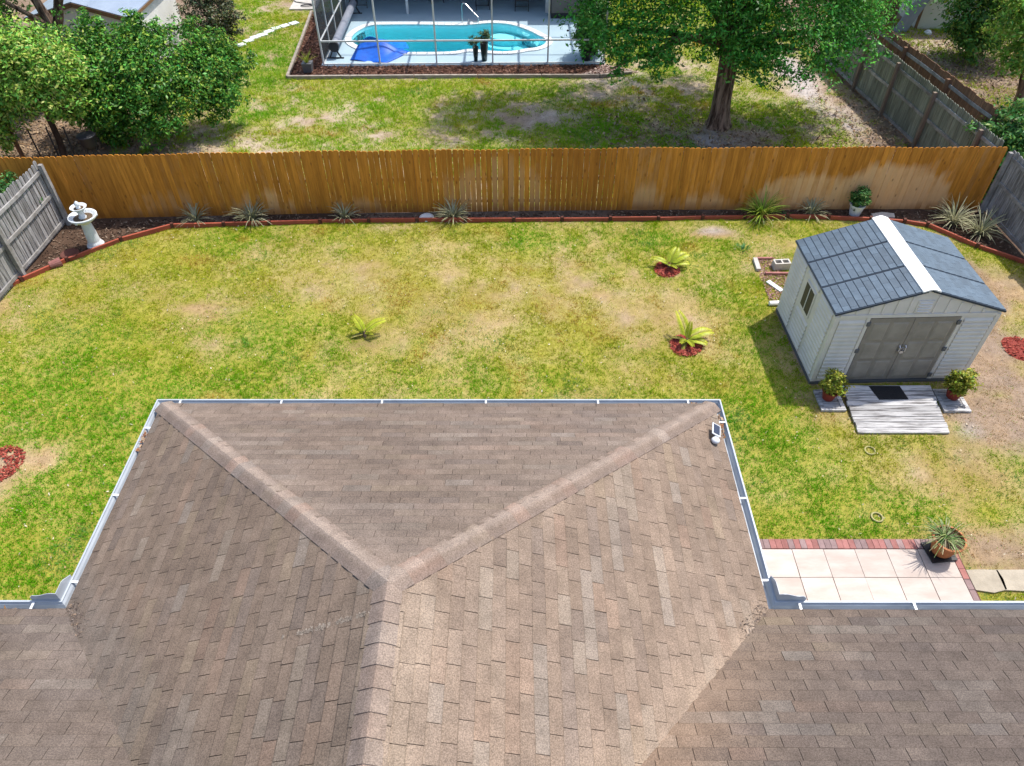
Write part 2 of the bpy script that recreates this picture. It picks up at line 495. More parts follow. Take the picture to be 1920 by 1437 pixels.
G_DENS = [(-1.5, 13.3, 2.2, 1.5, -.48), (-3.6, 15.0, 1.9, 1.0, -.42), (3.4, 12.9, 1.6, 1.3, -.4), (1.6, 13.9, 1.4, .9, -.35), (-6.6, 15.6, 1.6, .6, -.4), (-9.1, 8.75, .75, .55, -1.0), (-9.6, 8.1, .5, .5, -.8),
          (7.7, 8.4, 1.0, .6, -.4), (10.1, 11.2, 1.2, 1.9, -.95), (10.5, 13.7, 1.2, 2.2, -1.1), (10.6, 9.5, 1.3, .9, -.55), (8.4, 6.8, .9, .55, -.85), (5.25, 16.6, .6, .28, -1.3),
          (9.4, 9.8, 1.0, .8, -.75), (11.4, 14.2, .9, 1.0, -.9), (6.6, 15.8, 1.0, .8, -.45), (-11.9, 13.2, .6, 1.0, -.7), (9.6, 8.0, .6, .5, -.5), (-3.35, 12.1, .6, .4, -.6),
          (6.1, 10.0, .5, .4, -.6), (-7.4, 13.2, .9, .5, -.35), (-10.2, 7.6, .7, .5, -.5), (5.9, 11.4, .25, 1.3, -.3),
          (4.95, 8.9, 1.0, 1.4, .5), (-7.6, 7.4, 1.4, 1.9, .5), (-10.3, 11.2, 2.2, 1.8, .3), (6.3, 7.6, 1.2, .7, .35), (.4, 16.1, .6, .5, .2), (-8.2, 15.6, 2.0, .8, .15), (-5, 9.3, 3, .6, .25)]
G_GREEN = [(4.95, 8.9, 1.0, 1.5, .75), (-10.3, 10.6, 3.0, 2.2, .55), (-7.8, 7.8, 2.2, 2.6, .7), (-10.6, 6.0, 1.5, 1.5, .5), (.4, 16.1, .6, .5, .5), (3.9, 16.3, .5, .4, .5), (-6.3, 12.55, 1.4, .7, .3),
           (6.3, 7.7, 1.4, .7, .55), (-7.3, 10.4, .8, .5, .5), (5.4, 11.8, .5, 1.0, .4), (-4.6, 9.3, 3.2, .5, .2), (.6, 11.0, .8, .4, .35), (2.5, 10.4, 2.0, .6, .2), (10.2, 10.2, .5, .4, .2),
           (-1.5, 13.3, 2.4, 1.5, -.35), (-3.6, 15.0, 2.0, 1.0, -.3), (3.4, 12.9, 1.7, 1.3, -.25), (7.7, 8.6, 1.2, .5, -.4), (.8, 14.6, 1.2, .9, -.3), (-6.5, 14.8, 1.6, .8, -.15)]
N_DENS = [(4.6, 26.2, 2.2, .9, -.55), (6.7, 22.0, 1.6, 1.1, -1.0), (10.3, 26.2, .7, 3.2, -.95), (11.6, 22.3, .9, 3.0, -1.0), (.7, 23.4, 1.0, .5, -.7), (-4.2, 22.0, 1.3, .6, -.6), (-2.0, 23.6, 1.2, .5, -.45),
          (-6.8, 23.2, .9, .5, -.35), (3.2, 25.0, 1.6, .5, -.4), (-10.9, 21.0, 1.6, 1.0, -.7), (-9.2, 35.3, 1.6, 1.2, -.9), (-10.5, 34.0, 1.0, 1.0, -.5), (7.5, 19.6, 3.0, .9, -.65), (-6.5, 19.5, 2.2, .5, -.3), (.5, 19.0, 1.8, .4, -.35), (9, 24.6, .8, .5, -.5),
          (-9.0, 28.0, 1.2, 3.0, .35), (-3.5, 25.9, 4, .5, .3), (3.0, 22.6, 1.4, .8, .2)]
N_GREEN = [(-9.0, 28.0, 1.4, 3.5, .35), (-8.8, 23.7, 1.2, .6, .45), (3.0, 22.6, 1.6, 1.0, .45), (-1.0, 20.3, 1.6, .7, .35), (1.6, 25.2, .8, .5, .3), (-5.4, 24.2, 1, .6, .2), (8.6, 24.2, 1.5, .6, .15)]


def lawn_fields(x, y):
    own = y < 17.4
    d = np.where(own, .90 + .50 * fbm(x, y, 1.4, 3) + .50 * fbm(x, y, .42, 9, 3) + gauss(x, y, G_DENS),
                 .84 + .72 * fbm(x, y, 1.1, 5) + .75 * fbm(x, y, .42, 21, 3) + gauss(x, y, N_DENS))
    g = np.where(own, .50 + .50 * fbm(x, y, 2.4, 31) + .14 * fbm(x, y, .7, 37, 3) + gauss(x, y, G_GREEN),
                 .52 + .45 * fbm(x, y, 1.9, 41) + .28 * fbm(x, y, .6, 47, 3) + gauss(x, y, N_GREEN))
    return np.clip(d, 0, 1.15), np.clip(g, 0, 1)


def hard_mask(x, y):
    """True where no grass can stand"""
    m = inpoly(x, y, SHED_POLY) | inpoly(x, y, RAMP) | inpoly(x, y, PATIO) | inpoly(x, y, BED_POOL) | inpoly(x, y, DECK)
    for (cx, cy, r) in RINGS: m |= (x - cx) ** 2 + (y - cy) ** 2 < r * r
    for (cx, cy, rx, ry) in STONES: m |= ((x - cx) / rx) ** 2 + ((y - cy) / ry) ** 2 < 1
    return m


def ground_col(x, y):
    n1, n2, n3 = fbm(x, y, 1.7, 61), fbm(x, y, .5, 67, 3), fbm(x, y, .16, 71, 2)
    d, g = lawn_fields(x, y)
    lawn, nbr = inpoly(x, y, LAWN), inpoly(x, y, NBR)
    c = np.zeros(x.shape + (3,))

    def put(mask, a, b, t):
        t = np.clip(t, 0, 1)[..., None]
        c[mask] = (np.array(a) * (1 - t) + np.array(b) * t)[mask]
    put(np.ones(x.shape, bool), (.17, .115, .075), (.27, .20, .145), .5 + .5 * n1 + .4 * n2)              # leafy soil of the side gardens
    put(lawn, (.27, .18, .085), (.42, .30, .18), .5 + .55 * n1 + .5 * n2)                                 # thatch
    sandy = np.clip(-gauss(x, y, [(10.0, 11.1, 1.2, 1.8, -.8), (10.4, 13.6, 1.2, 2.2, -.9), (8.4, 6.6, 1.2, .8, -.8), (9.6, 9.6, 1.4, .9, -.7)]), 0, 1)
    t = np.clip(sandy + .25 * n2, 0, 1)[..., None] * lawn[..., None]
    c[:] = c * (1 - t) + np.array((.25, .18, .125)) * t
    gr = np.clip(gauss(x, y, [(5.25, 16.62, .5, .2, .75), (8.95, 9.55, .32, .22, .6)]) + .2 * n2, 0, 1)[..., None] * lawn[..., None]
    c[:] = c * (1 - gr) + np.array((.33, .315, .31)) * gr
    t = np.clip(gauss(x, y, [(9.05, 15.0, 1.1, 1.6, .0), (10.7, 14.6, .9, 1.2, .7), (6.0, 10.3, .5, .3, .4), (-3.4, 12.2, .35, .25, .8)]) + .2 * n2, 0, 1)[..., None] * lawn[..., None]
    c[:] = c * (1 - t) + np.array((.15, .10, .07)) * t
    put(nbr, (.28, .20, .14), (.47, .375, .295), .45 + .6 * n1 + .5 * n2)                                    # sandy neighbour lawn
    litter = np.clip(gauss(x, y, [(7.0, 20.4, 3.6, 1.8, .9), (11.7, 21.5, .9, 3.2, 1.0), (-11.3, 20.3, 1.8, 1.8, .8), (4.0, 21.6, 1.6, 1.0, .5), (9.9, 35, 3, 3, .7)]) + .3 * n2, 0, 1)[..., None] * nbr[..., None]  # leaf litter; the left patch also paints in the deep shade under the trees
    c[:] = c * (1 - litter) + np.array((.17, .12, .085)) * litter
    sand = np.clip(gauss(x, y, [(10.2, 26.4, .55, 3.0, 1.1), (10.9, 22.6, .5, 1.2, .6), (6.1, 21.7, .9, .7, .6), (4.4, 26.3, 1.6, .7, .7), (11.3, 19.6, .8, .7, .5)]) + .3 * n2, 0, 1)[..., None] * nbr[..., None]
    c[:] = c * (1 - sand) + np.array((.40, .36, .345)) * sand
    bed = (~lawn) & (y > 12) & (y < 18.0) & (x > -12.3) & (x < 13)
    put(bed, (.048, .028, .019), (.105, .068, .047), .5 + .7 * n1 + .5 * n2)                                   # mulch bed by the fence
    t = np.clip(n1 * 1.4 + .1, 0, 1)[..., None] * (bed & (x > -9) & (x < 11))[..., None]
    c[:] = c * (1 - t) + np.array((.15, .12, .10)) * t
    put(inpoly(x, y, BED_POOL), (.09, .045, .03), (.17, .09, .065), .5 + .8 * n2)
    rn = (x > 12.6) & (y > 17.5)
    t = np.clip(gauss(x, y, [(14.6, 28.8, 1.6, .8, 1.2), (16.5, 29.5, 2.0, .7, .8), (15.6, 25.2, .8, .6, .4)]) + .3 * n2, 0, 1)[..., None] * rn[..., None]
    c[:] = c * (1 - t) + np.array((.42, .35, .27)) * t
    c *= (1 + .22 * n3)[..., None]
    under = np.clip(d, 0, 1)[..., None] * ((lawn | nbr) & ~hard_mask(x, y))[..., None] * .72                                      # green thatch shows between blades
    c[:] = c * (1 - under) + np.array((.25, .26, .012)) * under
    return np.clip(c, .01, .8)


def make_ground():
    x0, x1, y0, y1, s = -24.0, 26.0, -2.0, 44.0, .11
    xs, ys = np.arange(x0, x1 + 1e-6, s), np.arange(y0, y1 + 1e-6, s)
    X, Y = np.meshgrid(xs, ys)
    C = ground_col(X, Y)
    Z = .02 * fbm(X, Y, 1.1, 81) + .012 * fbm(X, Y, .3, 83, 2)
    flat = inpoly(X, Y, DECK) | inpoly(X, Y, PATIO) | inpoly(X, Y, SHED_POLY) | inpoly(X, Y, RAMP)
    Z = np.where(flat, -.02, Z)
    edge = (X < x0 + .2) | (X > x1 - .2) | (Y < y0 + .2) | (Y > y1 - .2)
    Z = np.where(edge, -.05, Z)
    ny, nx = X.shape
    I = np.arange(nx * ny).reshape(ny, nx)
    F = np.stack([I[:-1, :-1], I[:-1, 1:], I[1:, 1:], I[1:, :-1]], -1).reshape(-1, 4)
    cxy = (X[:-1, :-1] + s / 2).ravel(), (Y[:-1, :-1] + s / 2).ravel()
    F = F[~inpoly(cxy[0], cxy[1], [(-6.95, 27.9), (3.2, 27.9), (3.2, 36.2), (-6.95, 36.2)])]                 # the pool is dug in under the deck
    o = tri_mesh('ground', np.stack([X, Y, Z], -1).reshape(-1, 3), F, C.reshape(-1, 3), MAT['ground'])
    o.data.polygons.foreach_set('use_smooth', np.ones(len(o.data.polygons), bool))
    tag(o, kind='structure')
    # far land: a frame of four sheets that overlaps the garden ground from below
    mb = MB()
    R = 900
    for (a, b, c_, d_) in ((-R, -R, R, y0 + .1), (-R, y1 - .1, R, R), (-R, y0 + .1, x0 + .1, y1 - .1), (x1 - .1, y0 + .1, R, y1 - .1)):
        mb.add([(a, b, -.06), (c_, b, -.06), (c_, d_, -.06), (a, d_, -.06)], [(0, 1, 2, 3)], (.12, .14, .05))
    tag(mb.build('terrain', MAT['ground']), kind='structure')


make_ground()


def grass(name, poly, n, h, w, own=True):
    xs, ys = [p[0] for p in poly], [p[1] for p in poly]
    x = rng.uniform(min(xs), max(xs), n); y = rng.uniform(min(ys), max(ys), n)
    # tufts: several blades share a root
    k = n // 4
    idx = rng.integers(0, k, n)
    x = x[idx] + rng.normal(0, .022 if own else .035, n); y = y[idx] + rng.normal(0, .022 if own else .035, n)
    d, g = lawn_fields(x, y)
    keep = inpoly(x, y, poly) & ~hard_mask(x, y) & (rng.random(n) < np.clip((d - .10) * 1.5, .34 if own else .10, 1))
    if own:
        keep &= ~((x > -5.2) & (x < 2.9) & (y < 7.4)) & ~((y < 4.4))
    x, y, d, g = x[keep], y[keep], d[keep], g[keep]
    n = len(x)
    z = .02 * fbm(x, y, 1.1, 81) + .012 * fbm(x, y, .3, 83, 2) - .008
    hh = h * rng.uniform(.5, 1.35, n) * (.65 + .45 * np.clip(d, 0, 1)) * (.8 + .4 * g) * np.clip(1 + .5 * fbm(x, y, .55, 151, 2), .6, 1.6)
    ww = w * rng.uniform(.6, 1.3, n)
    th, lean, la = rng.uniform(0, 2 * np.pi, n), rng.uniform(.3, 1.5, n), rng.uniform(0, 2 * np.pi, n)
    dx, dy = np.cos(th) * ww / 2, np.sin(th) * ww / 2
    V = np.empty((n, 3, 3))
    V[:, 0] = np.stack([x - dx, y - dy, z], 1); V[:, 1] = np.stack([x + dx, y + dy, z], 1)
    V[:, 2] = np.stack([x + np.cos(la) * lean * hh, y + np.sin(la) * lean * hh, z + hh], 1)
    if own:
        A, B, D = np.array((.44, .395, .008)), np.array((.135, .42, .004)), np.array((.52, .33, .12))
    else:
        A, B, D = np.array((.46, .48, .012)), np.array((.17, .42, .012)), np.array((.48, .36, .21))
    t = np.clip(g + rng.normal(0, .15, n), 0, 1)[:, None]
    c = A * (1 - t) + B * t
    # patches of other weeds: blue green mats and rusty dry stands
    e = np.clip((fbm(x, y, 1.1, 131, 3) - .30) * 5, 0, 1) * (rng.random(n) < .5)
    c = c * (1 - e[:, None]) + np.array((.13, .33, .07)) * e[:, None]
    dry = gauss(x, y, [(-.6, 13.2, 3.6, 1.7, .34), (3.2, 13.2, 1.8, 1.6, .22), (6.2, 9.4, .5, 1.0, .3)]) if own else 0
    e = np.clip((fbm(x, y, .9, 137, 3) + dry - .26) * 4 - 2.2 * np.clip(g - .45, 0, 1), 0, 1) * (rng.random(n) < .62)
    c = c * (1 - e[:, None]) + np.array((.50, .285, .05)) * e[:, None]
    dead = (rng.random(n) < np.maximum(np.clip(.16 - .18 * g - .02 * d, .01, .3), np.clip(1.0 - 2.2 * d, 0, .86)))[:, None]
    c = np.where(dead, D * rng.uniform(.45, 1.05, (n, 1)), c) * rng.uniform(.74, 1.2, (n, 1))
    o = tri_mesh(name, V.reshape(-1, 3), np.arange(n * 3).reshape(-1, 3), np.repeat(c, 3, 0), MAT['grass'])
    return o


o = grass('lawn_grass', [p for p in LAWN], 900000, .046, .0135)
tag(o, 'patchy yellow green lawn between the house roof and the stained fence', 'grass', kind='stuff')
o = grass('neighbour_lawn_grass', NBR, 520000, .07, .022, own=False)
tag(o, 'bright patchy grass of the garden beyond the stained fence', 'grass', kind='stuff')
o = grass('side_garden_grass', [(12.9, 18.3), (12.0, 34), (22, 34), (22, 18.3)], 60000, .09, .024, own=False)
tag(o, 'thin grass beside the tree trunk beyond the double fence', 'grass', kind='stuff')


def chips(name, spots, size, cols, label, cat, flat=.35, z0=.012):
    """loose flakes: spots = (x, y) arrays"""
    x, y = spots
    n = len(x)
    a, b = size * rng.uniform(.5, 1.5, n), size * rng.uniform(.25, .7, n)
    th = rng.uniform(0, 2 * np.pi, n)
    u = np.stack([np.cos(th), np.sin(th), rng.normal(0, flat, n)], 1) * a[:, None]
    v = np.stack([-np.sin(th), np.cos(th), rng.normal(0, flat, n)], 1) * b[:, None]
    c = np.stack([x, y, rng.uniform(z0, z0 + size * .6, n)], 1)
    V = np.stack([c - u, c - v * .9, c + u, c + v], 1)
    q = np.array(cols)[rng.integers(0, len(cols), n)] * rng.uniform(.6, 1.3, (n, 1))
    o = tri_mesh(name, V.reshape(-1, 3), np.arange(4 * n).reshape(-1, 4), np.repeat(q, 4, 0), MAT['chip'])
    return tag(o, label, cat, kind='stuff')


def scatter(poly, n, accept=None):
    xs, ys = [p[0] for p in poly], [p[1] for p in poly]
    x, y = rng.uniform(min(xs), max(xs), n), rng.uniform(min(ys), max(ys), n)
    k = inpoly(x, y, poly)
    if accept is not None: k &= accept(x, y)
    return x[k], y[k]


BEDSTRIP = EDGE[1:-1] + [(12.8, 15.2), (12.8, 17.62), (7.29, 17.62), (-.14, 17.52), (-5.08, 17.42), (-9.91, 17.24), (-12.0, 17.12), (-12.0, 14.5)]
chips('bed_mulch', scatter(BEDSTRIP, 26000, lambda x, y: rng.random(len(x)) < .6 + .5 * fbm(x, y, 1.2, 91)), .04,
      [(.08, .05, .035), (.13, .085, .06), (.2, .15, .11), (.055, .035, .025)], 'dark bark mulch along the foot of the stained fence', 'mulch')
chips('pool_bed_bark', scatter(BED_POOL, 34000), .055, [(.15, .07, .045), (.10, .045, .03), (.22, .12, .085), (.07, .035, .025)],
      'reddish brown bark chips in the bed around the pool enclosure', 'mulch')
chips('pink_gravel', scatter([(2.2, 26.62), (3.4, 27.7), (4.6, 27.0), (4.2, 26.8), (3.2, 26.55)], 2600), .05, [(.42, .30, .26), (.34, .22, .19), (.5, .4, .35)],
      'pinkish gravel at the right end of the pool bed', 'gravel')
chips('red_gravel', scatter([(6.05, 13.7), (6.05, 15.4), (6.6, 15.4), (6.75, 13.7)], 1500, lambda x, y: (rng.random(len(x)) < .75)), .03,
      [(.30, .15, .12), (.22, .11, .09), (.38, .25, .21)], 'reddish gravel on the ground behind the shed', 'gravel')
lx, ly = scatter([(-12.4, 17.9), (-12.4, 24), (-8.5, 24), (2.5, 25), (12.3, 26.5), (12.4, 17.9)], 30000,
                 lambda x, y: rng.random(len(x)) < gauss(x, y, [(7.5, 20.6, 3.6, 2.0, .8), (11.4, 21.8, 1.2, 3.4, .9), (-11.2, 20.6, 1.8, 2.2, .6), (4.4, 22.4, 2.2, 1.6, .6)]))
chips('fallen_leaves', (lx, ly), .05, [(.30, .21, .13), (.22, .14, .08), (.40, .30, .2), (.14, .09, .06)], 'dry brown leaves under the big tree beyond the fence', 'leaf litter', .5, .03)
lx, ly = scatter(LAWN, 2600, lambda x, y: ~hard_mask(x, y) & (y > 5) & ~((x > -5.4) & (x < 3.1) & (y < 7.6)))
chips('lawn_litter', (lx, ly), .022, [(.45, .36, .24), (.55, .48, .36), (.30, .2, .1)], 'dry flecks and leaf scraps strewn over the lawn', 'leaf litter', .5, .03)
lx, ly = scatter([(12.9, 18.2), (12.2, 30), (20, 30), (20, 18.2)], 9000)
chips('side_garden_leaves', (lx, ly), .055, [(.28, .19, .12), (.20, .13, .08), (.36, .27, .18), (.13, .085, .055)], 'dry leaves on the ground beyond the double fence', 'leaf litter', .5, .02)
lx, ly = scatter([(-12.6, 18.0), (-12.6, 26), (-19, 26), (-19, 18)], 7000)
chips('corner_leaves', (lx, ly), .055, [(.30, .20, .12), (.22, .14, .08), (.38, .28, .18)], 'dry leaves under the trees behind the left end of the stained fence', 'leaf litter', .5, .02)

# ================================================================== OUR HOUSE
EAVE_Z, MAIN_Z = 2.52, 2.52
XL, XR, Y1, Y2 = -5.51, 3.13, 7.90, 4.42
SLOPE, MSLOPE = .49, .455
HW = (XR - XL) / 2
XA, YA, ZA = (XL + XR) / 2, Y1 - HW, EAVE_Z + SLOPE * HW
YR = -1.0            # main ridge line (behind the frame)
house = thing('house', 'house under brown shingle hip roof with white gutters at the near edge', 'house', (0, 0, 0))

CAMV = np.array([0, 0, CAM_H])
FW, RT, UP = np.array(_f), np.array(_r2), np.array(_u2)


def to_px(p):
    q = np.array(p) - CAMV
    d = q @ FW
    return 960 + FPX * (q @ RT) / d, 718.5 - FPX * (q @ UP) / d, d


def clip_poly(poly, a, b):
    """keep the part of poly left of a->b"""
    out = []
    n = len(poly)
    side = lambda p: (b[0] - a[0]) * (p[1] - a[1]) - (b[1] - a[1]) * (p[0] - a[0])
    for i in range(n):
        p, q = poly[i], poly[(i + 1) % n]
        sp, sq = side(p), side(q)
        if sp >= 0: out.append(p)
        if sp * sq < 0:
            t = sp / (sp - sq)
            out.append((p[0] + (q[0] - p[0]) * t, p[1] + (q[1] - p[1]) * t))
    return out


BASES = [(.212, .160, .128), (.222, .168, .133), (.200, .152, .124), (.230, .178, .142), (.207, .157, .126), (.216, .168, .138),
         (.252, .212, .178), (.262, .222, .19), (.238, .208, .186), (.25, .178, .138), (.238, .165, .130), (.17, .132, .112), (.178, .144, .128), (.25, .195, .145)]
W_B = np.array([12, 12, 12, 9, 12, 9, 4, 3, 3, 3.0, 2.0, 5, 4, 4.0]); W_B /= W_B.sum()


def lerp3(c, k, t):
    return tuple(c[i] * (1 - t) + k[i] * t for i in range(3))


def sgau(d, s):
    return math.exp(-(d / s) ** 2)


def stain(c, x, y, side):
    """lichen, washed-out and dusty areas of the old roof, in plan metres"""
    n = float(fbm(np.array([x]), np.array([y]), .6, 101, 3)[0])
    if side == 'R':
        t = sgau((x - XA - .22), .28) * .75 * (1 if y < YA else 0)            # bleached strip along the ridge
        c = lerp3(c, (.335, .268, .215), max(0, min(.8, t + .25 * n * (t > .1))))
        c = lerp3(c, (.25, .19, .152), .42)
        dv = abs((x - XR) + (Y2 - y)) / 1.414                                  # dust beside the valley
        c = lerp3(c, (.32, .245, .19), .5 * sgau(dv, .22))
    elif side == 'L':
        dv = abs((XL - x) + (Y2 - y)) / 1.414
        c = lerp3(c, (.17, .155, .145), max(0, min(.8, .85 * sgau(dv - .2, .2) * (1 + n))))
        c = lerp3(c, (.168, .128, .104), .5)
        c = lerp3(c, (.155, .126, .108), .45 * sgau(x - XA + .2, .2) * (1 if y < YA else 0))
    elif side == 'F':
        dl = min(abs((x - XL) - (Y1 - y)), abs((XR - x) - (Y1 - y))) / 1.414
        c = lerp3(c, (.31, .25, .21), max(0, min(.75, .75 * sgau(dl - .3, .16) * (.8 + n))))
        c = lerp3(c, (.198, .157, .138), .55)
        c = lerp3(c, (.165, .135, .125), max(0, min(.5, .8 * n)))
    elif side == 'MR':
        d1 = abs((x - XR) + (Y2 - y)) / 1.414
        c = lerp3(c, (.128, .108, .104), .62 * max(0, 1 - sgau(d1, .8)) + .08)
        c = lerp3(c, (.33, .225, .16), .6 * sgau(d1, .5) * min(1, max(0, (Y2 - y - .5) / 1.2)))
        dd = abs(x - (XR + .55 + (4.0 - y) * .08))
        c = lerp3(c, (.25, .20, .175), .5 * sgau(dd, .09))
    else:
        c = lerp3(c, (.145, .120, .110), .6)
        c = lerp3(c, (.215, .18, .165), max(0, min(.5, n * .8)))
    n2 = float(fbm(np.array([x]), np.array([y]), 1.9, 103, 3)[0])
    k = {'F': .83, 'L': .88, 'R': .94, 'MR': .75, 'ML': .80}[side]          # one tone factor per slope
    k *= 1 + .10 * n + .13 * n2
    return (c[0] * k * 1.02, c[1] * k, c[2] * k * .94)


TABS = []            # (area, in frame, verts, faces, cols)


def shingle_plane(side, O, e, s, uvpoly, umin, umax, vmax):
    O, e, s = Vector(O), Vector(e).normalized(), Vector(s).normalized()
    nrm = e.cross(s).normalized()
    if nrm.z < 0: nrm = -nrm
    ar = sum(uvpoly[i][0] * uvpoly[(i + 1) % len(uvpoly)][1] - uvpoly[(i + 1) % len(uvpoly)][0] * uvpoly[i][1] for i in range(len(uvpoly)))
    if ar < 0: uvpoly = uvpoly[::-1]
    ex, tw = .149, .340
    k = 0
    prev = None
    while k * ex < vmax:
        v0, v1 = k * ex, k * ex + ex + .02
        u = umin - tw * 2 + (k % 2) * tw / 2 + random.uniform(-.02, .02) - (k % 5) * .03
        cnt = 0
        ctone = random.uniform(.91, 1.09)
        while u < umax + tw:
            if side == 'F' and random.random() < .12: ctone = random.uniform(.88, 1.10)
            if cnt % 3 == 0 or random.random() < .55: base = BASES[rng.choice(len(BASES), p=W_B)]
            cnt += 1
            dv = random.uniform(-.003, .003)
            sg = .0022 if side == 'F' else .0030
            poly = [(u + sg, v0 + dv), (u + tw - sg, v0 + dv), (u + tw - sg, v1), (u + sg, v1)]
            for i in range(len(uvpoly)):
                poly = clip_poly(poly, uvpoly[i], uvpoly[(i + 1) % len(uvpoly)])
                if len(poly) < 3: break
            u += tw
            if len(poly) < 3: continue
            pa = abs(sum(poly[i][0] * poly[(i + 1) % len(poly)][1] - poly[(i + 1) % len(poly)][0] * poly[i][1] for i in range(len(poly)))) / 2
            if pa < 4e-4: continue
            hb = random.uniform(.013, .020) * (1.3 if side == 'F' else 1)
            top = []
            low = []
            cols = []
            tone = random.uniform(.93, 1.07) * (ctone if side == 'F' else 1 + (ctone - 1) * .4)
            for (a, b) in poly:
                P0 = O + e * a + s * b
                h = hb - (hb - .003) * (b - v0) / (v1 - v0)
                top.append(P0 + nrm * h); low.append(P0 - nrm * .006)
                cols.append(tuple(max(.03, q * tone) for q in stain(base, P0.x, P0.y, side)))
            n = len(poly)
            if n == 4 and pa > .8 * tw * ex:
                # darker lower edge: the last centimetre of each whole tab
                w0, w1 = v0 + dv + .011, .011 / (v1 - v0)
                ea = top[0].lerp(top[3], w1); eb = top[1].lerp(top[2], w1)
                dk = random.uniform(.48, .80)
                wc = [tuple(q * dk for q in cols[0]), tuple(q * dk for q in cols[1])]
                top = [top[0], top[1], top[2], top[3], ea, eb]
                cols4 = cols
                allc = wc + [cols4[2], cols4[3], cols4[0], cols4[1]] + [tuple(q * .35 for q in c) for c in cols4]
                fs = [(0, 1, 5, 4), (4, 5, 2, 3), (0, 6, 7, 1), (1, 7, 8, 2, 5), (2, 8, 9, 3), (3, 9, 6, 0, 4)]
            else:
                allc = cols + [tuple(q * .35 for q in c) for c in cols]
                fs = [tuple(range(n))] + [(i, n + i, n + (i + 1) % n, (i + 1) % n) for i in range(n)]
            cpt = O + e * (sum(p[0] for p in poly) / n) + s * (sum(p[1] for p in poly) / n)
            px, py, dist = to_px(cpt)
            infr = 0 < px < 1920 and 0 < py < 1437
            TABS.append((pa / dist ** 2 * abs(float(nrm.dot((Vector((0, 0, CAM_H)) - cpt).normalized()))), infr, top + low, fs, allc))
        k += 1


sq, sm = math.sqrt(1 + SLOPE ** 2), math.sqrt(1 + MSLOPE ** 2)
VR = 1.6     # how far past the frame's lower edge the ridge runs, plan y
YB = -0.4
# the valley leaves the eave corner and meets the ridge where the main roof reaches the wing's ridge height
yv = Y2 - (ZA - MAIN_Z) / MSLOPE
# right slope: u runs along +y from the valley corner, v up the slope (-x)
yv0 = Y2 - (EAVE_Z - MAIN_Z) / MSLOPE     # where the wing eave height meets the main roof
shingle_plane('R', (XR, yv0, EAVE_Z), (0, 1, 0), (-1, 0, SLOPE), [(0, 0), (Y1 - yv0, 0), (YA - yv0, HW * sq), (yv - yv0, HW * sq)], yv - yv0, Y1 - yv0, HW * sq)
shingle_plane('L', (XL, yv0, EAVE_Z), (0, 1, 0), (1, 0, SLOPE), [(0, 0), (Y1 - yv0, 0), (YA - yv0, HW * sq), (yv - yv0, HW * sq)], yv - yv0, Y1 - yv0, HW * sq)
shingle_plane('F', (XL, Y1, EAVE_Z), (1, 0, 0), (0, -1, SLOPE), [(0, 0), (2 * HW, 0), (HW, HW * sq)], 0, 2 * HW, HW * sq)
MX = 9.0
vm = (Y2 - 0.6) * sm
fx = lambda y: (MAIN_Z + MSLOPE * (Y2 - y) - EAVE_Z) / SLOPE     # plan offset of the valley from the wing eave at y
yl = 0.6
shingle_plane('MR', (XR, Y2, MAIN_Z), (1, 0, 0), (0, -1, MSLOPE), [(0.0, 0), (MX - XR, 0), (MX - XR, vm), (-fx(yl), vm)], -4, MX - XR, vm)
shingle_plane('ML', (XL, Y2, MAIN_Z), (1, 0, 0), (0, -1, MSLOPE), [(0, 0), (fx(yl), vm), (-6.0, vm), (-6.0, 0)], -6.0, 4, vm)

# sheathing under the shingles, one mesh per house roof
mb = MB()
D = .012
E1 = 14.0
zr = MAIN_Z + MSLOPE * (Y2 - YR)
mb.add([(XR, yv0, EAVE_Z - D), (XR, Y1, EAVE_Z - D), (XA, YA, ZA - D), (XA, yv, ZA - D)], [(0, 1, 2, 3)])
mb.add([(XL, yv0, EAVE_Z - D), (XA, yv, ZA - D), (XA, YA, ZA - D), (XL, Y1, EAVE_Z - D)], [(0, 1, 2, 3)])
mb.add([(XL, Y1, EAVE_Z - D), (XA, YA, ZA - D), (XR, Y1, EAVE_Z - D)], [(0, 1, 2)])
mb.add([(XR, Y2, MAIN_Z - D), (XR, yv0, EAVE_Z - D), (XA, yv, ZA - D), (XA, YR, zr - D), (E1, YR, zr - D), (E1, Y2, MAIN_Z - D)], [(0, 1, 2, 3, 4, 5)])
mb.add([(XL, Y2, MAIN_Z - D), (-E1, Y2, MAIN_Z - D), (-E1, YR, zr - D), (XA, YR, zr - D), (XA, yv, ZA - D), (XL, yv0, EAVE_Z - D)], [(0, 1, 2, 3, 4, 5)])
yb2 = 2 * YR - Y2
mb.add([(-E1, YR, zr - D), (-E1, yb2, MAIN_Z), (E1, yb2, MAIN_Z), (E1, YR, zr - D)], [(0, 1, 2, 3)])
mb.add([(-E1, Y2, MAIN_Z - .14), (-E1, yb2, MAIN_Z - .14), (E1, yb2, MAIN_Z - .14), (E1, Y2, MAIN_Z - .14)], [(0, 1, 2, 3)])          # soffits
mb.add([(XL, Y1, EAVE_Z - .17), (XL, Y2 - .02, EAVE_Z - .17), (XR, Y2 - .02, EAVE_Z - .17), (XR, Y1, EAVE_Z - .17)], [(0, 1, 2, 3)])
roof = mb.build('roof', MAT['roof_deck'], house)

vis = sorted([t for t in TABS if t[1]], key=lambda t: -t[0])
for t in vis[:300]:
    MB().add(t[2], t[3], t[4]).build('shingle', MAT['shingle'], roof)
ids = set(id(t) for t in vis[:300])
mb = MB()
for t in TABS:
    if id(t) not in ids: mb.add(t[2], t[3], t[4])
tag(mb.build('far_shingles', MAT['shingle'], roof), kind='stuff')


